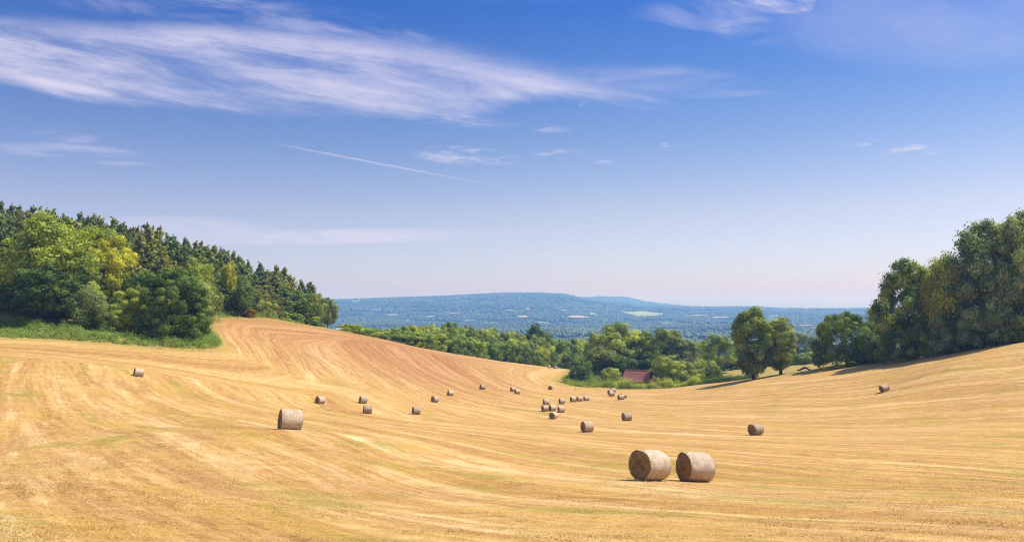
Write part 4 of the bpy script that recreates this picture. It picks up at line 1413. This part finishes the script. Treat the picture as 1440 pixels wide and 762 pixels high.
def soft_patch(px, py, hw, hh, slope, strength, nscale=(9, 60), seed=0.0, thr=(0.42, 0.72), pw=1.0):
    """a wisp: soft ellipse times fibrous noise drawn out along its slope"""
    a0, e0 = ae(px, py)
    da = t.m('SUBTRACT', a, a0); de = t.m('SUBTRACT', el, e0)
    s_ = t.m('ADD', da, 0.0)
    q_ = t.m('ADD', de, t.m('MULTIPLY', da, slope))
    rx = t.m('DIVIDE', s_, hw / F); ry = t.m('DIVIDE', q_, hh / F)
    r2 = t.m('ADD', t.m('MULTIPLY', rx, rx), t.m('MULTIPLY', ry, ry))
    msk = t.ss(1.0, 0.1, r2)
    nz = t.noise(t.xyz(t.m('MULTIPLY', s_, nscale[0]), t.m('MULTIPLY', q_, nscale[1]), seed), 1.0, 6, 0.6, 0.5)
    return t.m('MULTIPLY', t.m('MULTIPLY', msk, t.ss(thr[0], thr[1], nz)), strength)


# the long cirrus band: upper edge, lower edge and density along the bearing
pxs = [(-80, 24, 105, .85), (42, 32, 124, .95), (150, 38, 142, 1.0), (300, 34, 160, 1.0), (420, 40, 166, .95), (520, 52, 171, .90), (590, 61, 170, .78), (650, 73, 160, .74), (705, 86, 148, .85), (750, 96, 141, .98), (790, 104, 140, .95), (850, 118, 146, .75), (910, 132, 152, .35), (960, 146, 152, 0.0)]
lo_a, hi_a = ae(-80, 100)[0], ae(960, 100)[0]
stops = []
for (px, yu, yl, den) in pxs:
    aa, eu = ae(px, yu); _, elw = ae(px, yl)
    stops.append(((aa - lo_a) / (hi_a - lo_a), (eu, elw, den)))
cr = t.ramp(t.lin(lo_a, hi_a, a), stops)
sepc = t.node('ShaderNodeSeparateColor'); t.l.new(cr, sepc.inputs[0])
eu, elo, den = sepc.outputs
fib1 = t.noise(t.xyz(t.m('MULTIPLY', a, 2.6), t.m('MULTIPLY', t.m('ADD', el, t.m('MULTIPLY', a, 0.17)), 20.0), 0.4), 1.0, 8, 0.62, 0.35)
fib2 = t.noise(t.xyz(t.m('MULTIPLY', a, 9.0), t.m('MULTIPLY', t.m('ADD', el, t.m('MULTIPLY', a, 0.17)), 38.0), 4.4), 1.0, 8, 0.68, 0.35)
wav = t.m('MULTIPLY', t.m('SUBTRACT', fib1, 0.5), 0.055)
elw_ = t.m('ADD', el, wav)
inner = t.m('MULTIPLY', t.ss(t.m('SUBTRACT', elo, 0.006), t.m('ADD', elo, 0.020), elw_), t.ss(t.m('ADD', eu, 0.020), t.m('SUBTRACT', eu, 0.024), elw_))
band = t.m('MULTIPLY', t.m('MULTIPLY', inner, den), t.m('ADD', 0.10, t.m('ADD', t.m('MULTIPLY', t.ss(0.34, 0.66, fib1), 0.60), t.m('MULTIPLY', t.ss(0.34, 0.70, fib2), 0.34))))
cl = t.m('MINIMUM', band, 0.95)
WISPS = [
    (610, 164, 130, 17, 0.08, 0.85, (7, 50), 1.0), (810, 124, 150, 12, 0.17, 0.75, (5, 50), 2.0), (660, 172, 80, 7, 0.05, 0.6, (7, 60), 3.0), (900, 110, 190, 26, 0.03, 0.30, (4, 22), 3.5),
    (770, 181, 45, 8, 0.08, 0.55, (14, 70), 4.0), (845, 145, 14, 4, 0.0, 0.7, (30, 90), 5.0), (820, 146, 8, 5, -0.3, 0.4, (30, 90), 5.5),
    (655, 219, 85, 17, 0.05, 0.75, (20, 80), 6.0), (700, 226, 50, 8, 0.04, 0.5, (16, 80), 6.6), (785, 216, 45, 8, -0.05, 0.5, (20, 80), 7.0), (945, 203.5, 24, 5, 0.0, 0.6, (22, 90), 8.0), (850, 228, 18, 4, 0.0, 0.35, (22, 90), 8.5),
    (1265, 210, 48, 7, -0.10, 0.95, (12, 80), 9.0), (1300, 214, 26, 6, 0.05, 0.6, (16, 80), 9.5), (1200, 204, 32, 5, -0.05, 0.65, (16, 80), 10.0), (1225, 197, 14, 4, 0, 0.35, (20, 80), 10.5),
    (90, 214, 130, 16, 0.06, 0.42, (5, 40), 11.0), (110, 226, 120, 5, 0.05, 0.5, (5, 30), 12.0), (90, 192, 60, 12, 0.1, 0.3, (8, 40), 12.5),
    (1140, 4, 130, 30, 0.10, 1.0, (7, 26), 13.0), (1100, 8, 110, 16, 0.04, 0.8, (9, 34), 13.6), (1060, 30, 190, 40, 0.06, 0.5, (5, 18), 14.0), (1000, -6, 90, 20, 0.05, 0.5, (7, 26), 14.5), (1330, 24, 300, 90, 0.0, 0.32, (2, 8), 15.0, (0.22, 0.75)),
    (1020, 122, 200, 20, -0.02, 0.22, (4, 30), 16.0), (290, 14, 260, 34, 0.10, 0.35, (6, 26), 17.0), (480, 40, 170, 34, 0.18, 0.42, (6, 26), 18.0), (180, 4, 200, 24, 0.1, 0.3, (6, 24), 19.0),
]
for wi in WISPS:
    cl = t.m('MAXIMUM', cl, soft_patch(*wi))
# condensation trail
a0, e0 = ae(352, 195); a1, e1 = ae(760, 272)
tt = t.lin(a0, a1, a)
lin_e = t.m('ADD', e0, t.m('MULTIPLY', tt, e1 - e0))
lin_e = t.m('ADD', lin_e, t.m('MULTIPLY', t.m('MULTIPLY', tt, t.m('SUBTRACT', 1.0, tt)), -0.004))
nzc = t.noise(t.xyz(t.m('MULTIPLY', a, 70.0), t.m('MULTIPLY', el, 60.0), 2.0), 1.0, 4, 0.6)
dc = t.m('ABSOLUTE', t.m('SUBTRACT', el, t.m('ADD', lin_e, t.m('MULTIPLY', t.m('SUBTRACT', nzc, 0.5), 0.003))))
wdt = t.m('ADD', 0.0011, t.m('MULTIPLY', t.m('MULTIPLY', tt, t.m('SUBTRACT', 1.0, tt)), 0.0042))
trail = t.m('MULTIPLY', t.ss(wdt, 0.0, dc), t.m('MULTIPLY', t.ss(0.0, 0.30, tt), t.ss(1.0, 0.45, tt)))
trail = t.m('MULTIPLY', trail, t.m('ADD', 0.18, t.m('MULTIPLY', nzc, 0.55)))
cl = t.m('MAXIMUM', cl, trail)
# thin veil low over the horizon
veil = soft_patch(420, 334, 360, 14, -0.02, 0.65, (3, 24), 20.0, (0.30, 0.65))
veil2 = soft_patch(240, 325, 180, 26, 0.02, 0.42, (3, 20), 21.0, (0.25, 0.6))
cl = t.m('MAXIMUM', cl, t.m('MAXIMUM', veil, veil2))
cl = t.m('MULTIPLY', cl, fwd)
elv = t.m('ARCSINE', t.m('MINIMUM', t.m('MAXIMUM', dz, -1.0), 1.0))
tint = t.ramp(t.lin(-0.02, 1.0, elv), [(0.0, (1.10, 0.84, 0.99)), (0.066, (0.923, 0.812, 0.977)), (0.14, (0.892, 0.735, 0.792)), (0.185, (0.731, 0.669, 0.777)), (0.232, (0.562, 0.592, 0.762)), (0.31, (0.338, 0.485, 0.777)), (0.4, (0.162, 0.377, 0.792)), (0.5, (0.85, 0.92, 0.95)), (0.8, (1.0, 1.0, 0.95))])  # unseen sky above the view kept brighter than the rest to lift shadows
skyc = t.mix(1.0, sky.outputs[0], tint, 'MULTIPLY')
lr = t.lin(-0.65, 0.1, a, 0.84, 1.0)
skyf = t.mix(1.0, skyc, t.xyz(lr, lr, t.m('POWER', lr, 0.4)), 'MULTIPLY')
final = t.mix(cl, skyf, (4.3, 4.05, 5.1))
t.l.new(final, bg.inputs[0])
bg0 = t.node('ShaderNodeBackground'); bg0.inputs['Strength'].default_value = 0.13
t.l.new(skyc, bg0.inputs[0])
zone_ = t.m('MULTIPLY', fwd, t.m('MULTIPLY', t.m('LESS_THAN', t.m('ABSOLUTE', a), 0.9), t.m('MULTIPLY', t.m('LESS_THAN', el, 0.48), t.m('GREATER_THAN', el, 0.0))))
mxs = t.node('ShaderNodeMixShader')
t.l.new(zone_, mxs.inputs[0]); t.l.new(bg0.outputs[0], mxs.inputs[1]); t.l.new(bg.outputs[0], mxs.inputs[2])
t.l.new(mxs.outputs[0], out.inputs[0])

# ------------------------------------------------------------------ sun, camera, output
sl = bpy.data.lights.new('sun', 'SUN'); sl.energy = 4.8; sl.angle = math.radians(0.53); sl.color = (1.0, 0.94, 0.84)
so = bpy.data.objects.new('sun', sl); COL.objects.link(so)
so.rotation_euler = (-SUN).to_track_quat('-Z', 'Y').to_euler()
so.location = (60, 20, 120)
cam = bpy.data.cameras.new('camera'); cam.sensor_width = 36; cam.lens = F / 1440 * 36; cam.clip_end = 60000; cam.clip_start = 0.1
co_ = bpy.data.objects.new('camera', cam); COL.objects.link(co_)
co_.rotation_euler = (math.pi / 2 + PITCH, 0, 0)
sc.camera = co_
sc.render.engine = 'CYCLES'
sc.view_settings.view_transform = 'Standard'; sc.view_settings.look = 'None'
sc.view_settings.exposure = 0.45; sc.view_settings.gamma = 1.0
sc.cycles.max_bounces = 6; sc.cycles.diffuse_bounces = 3; sc.cycles.transmission_bounces = 4; sc.cycles.transparent_max_bounces = 8
sc.cycles.volume_bounces = 1
sc.cycles.use_denoising = True
sc.cycles.denoising_prefilter = 'NONE'
sc.cycles.sample_clamp_indirect = 1.5
sc.cycles.filter_width = 1.1
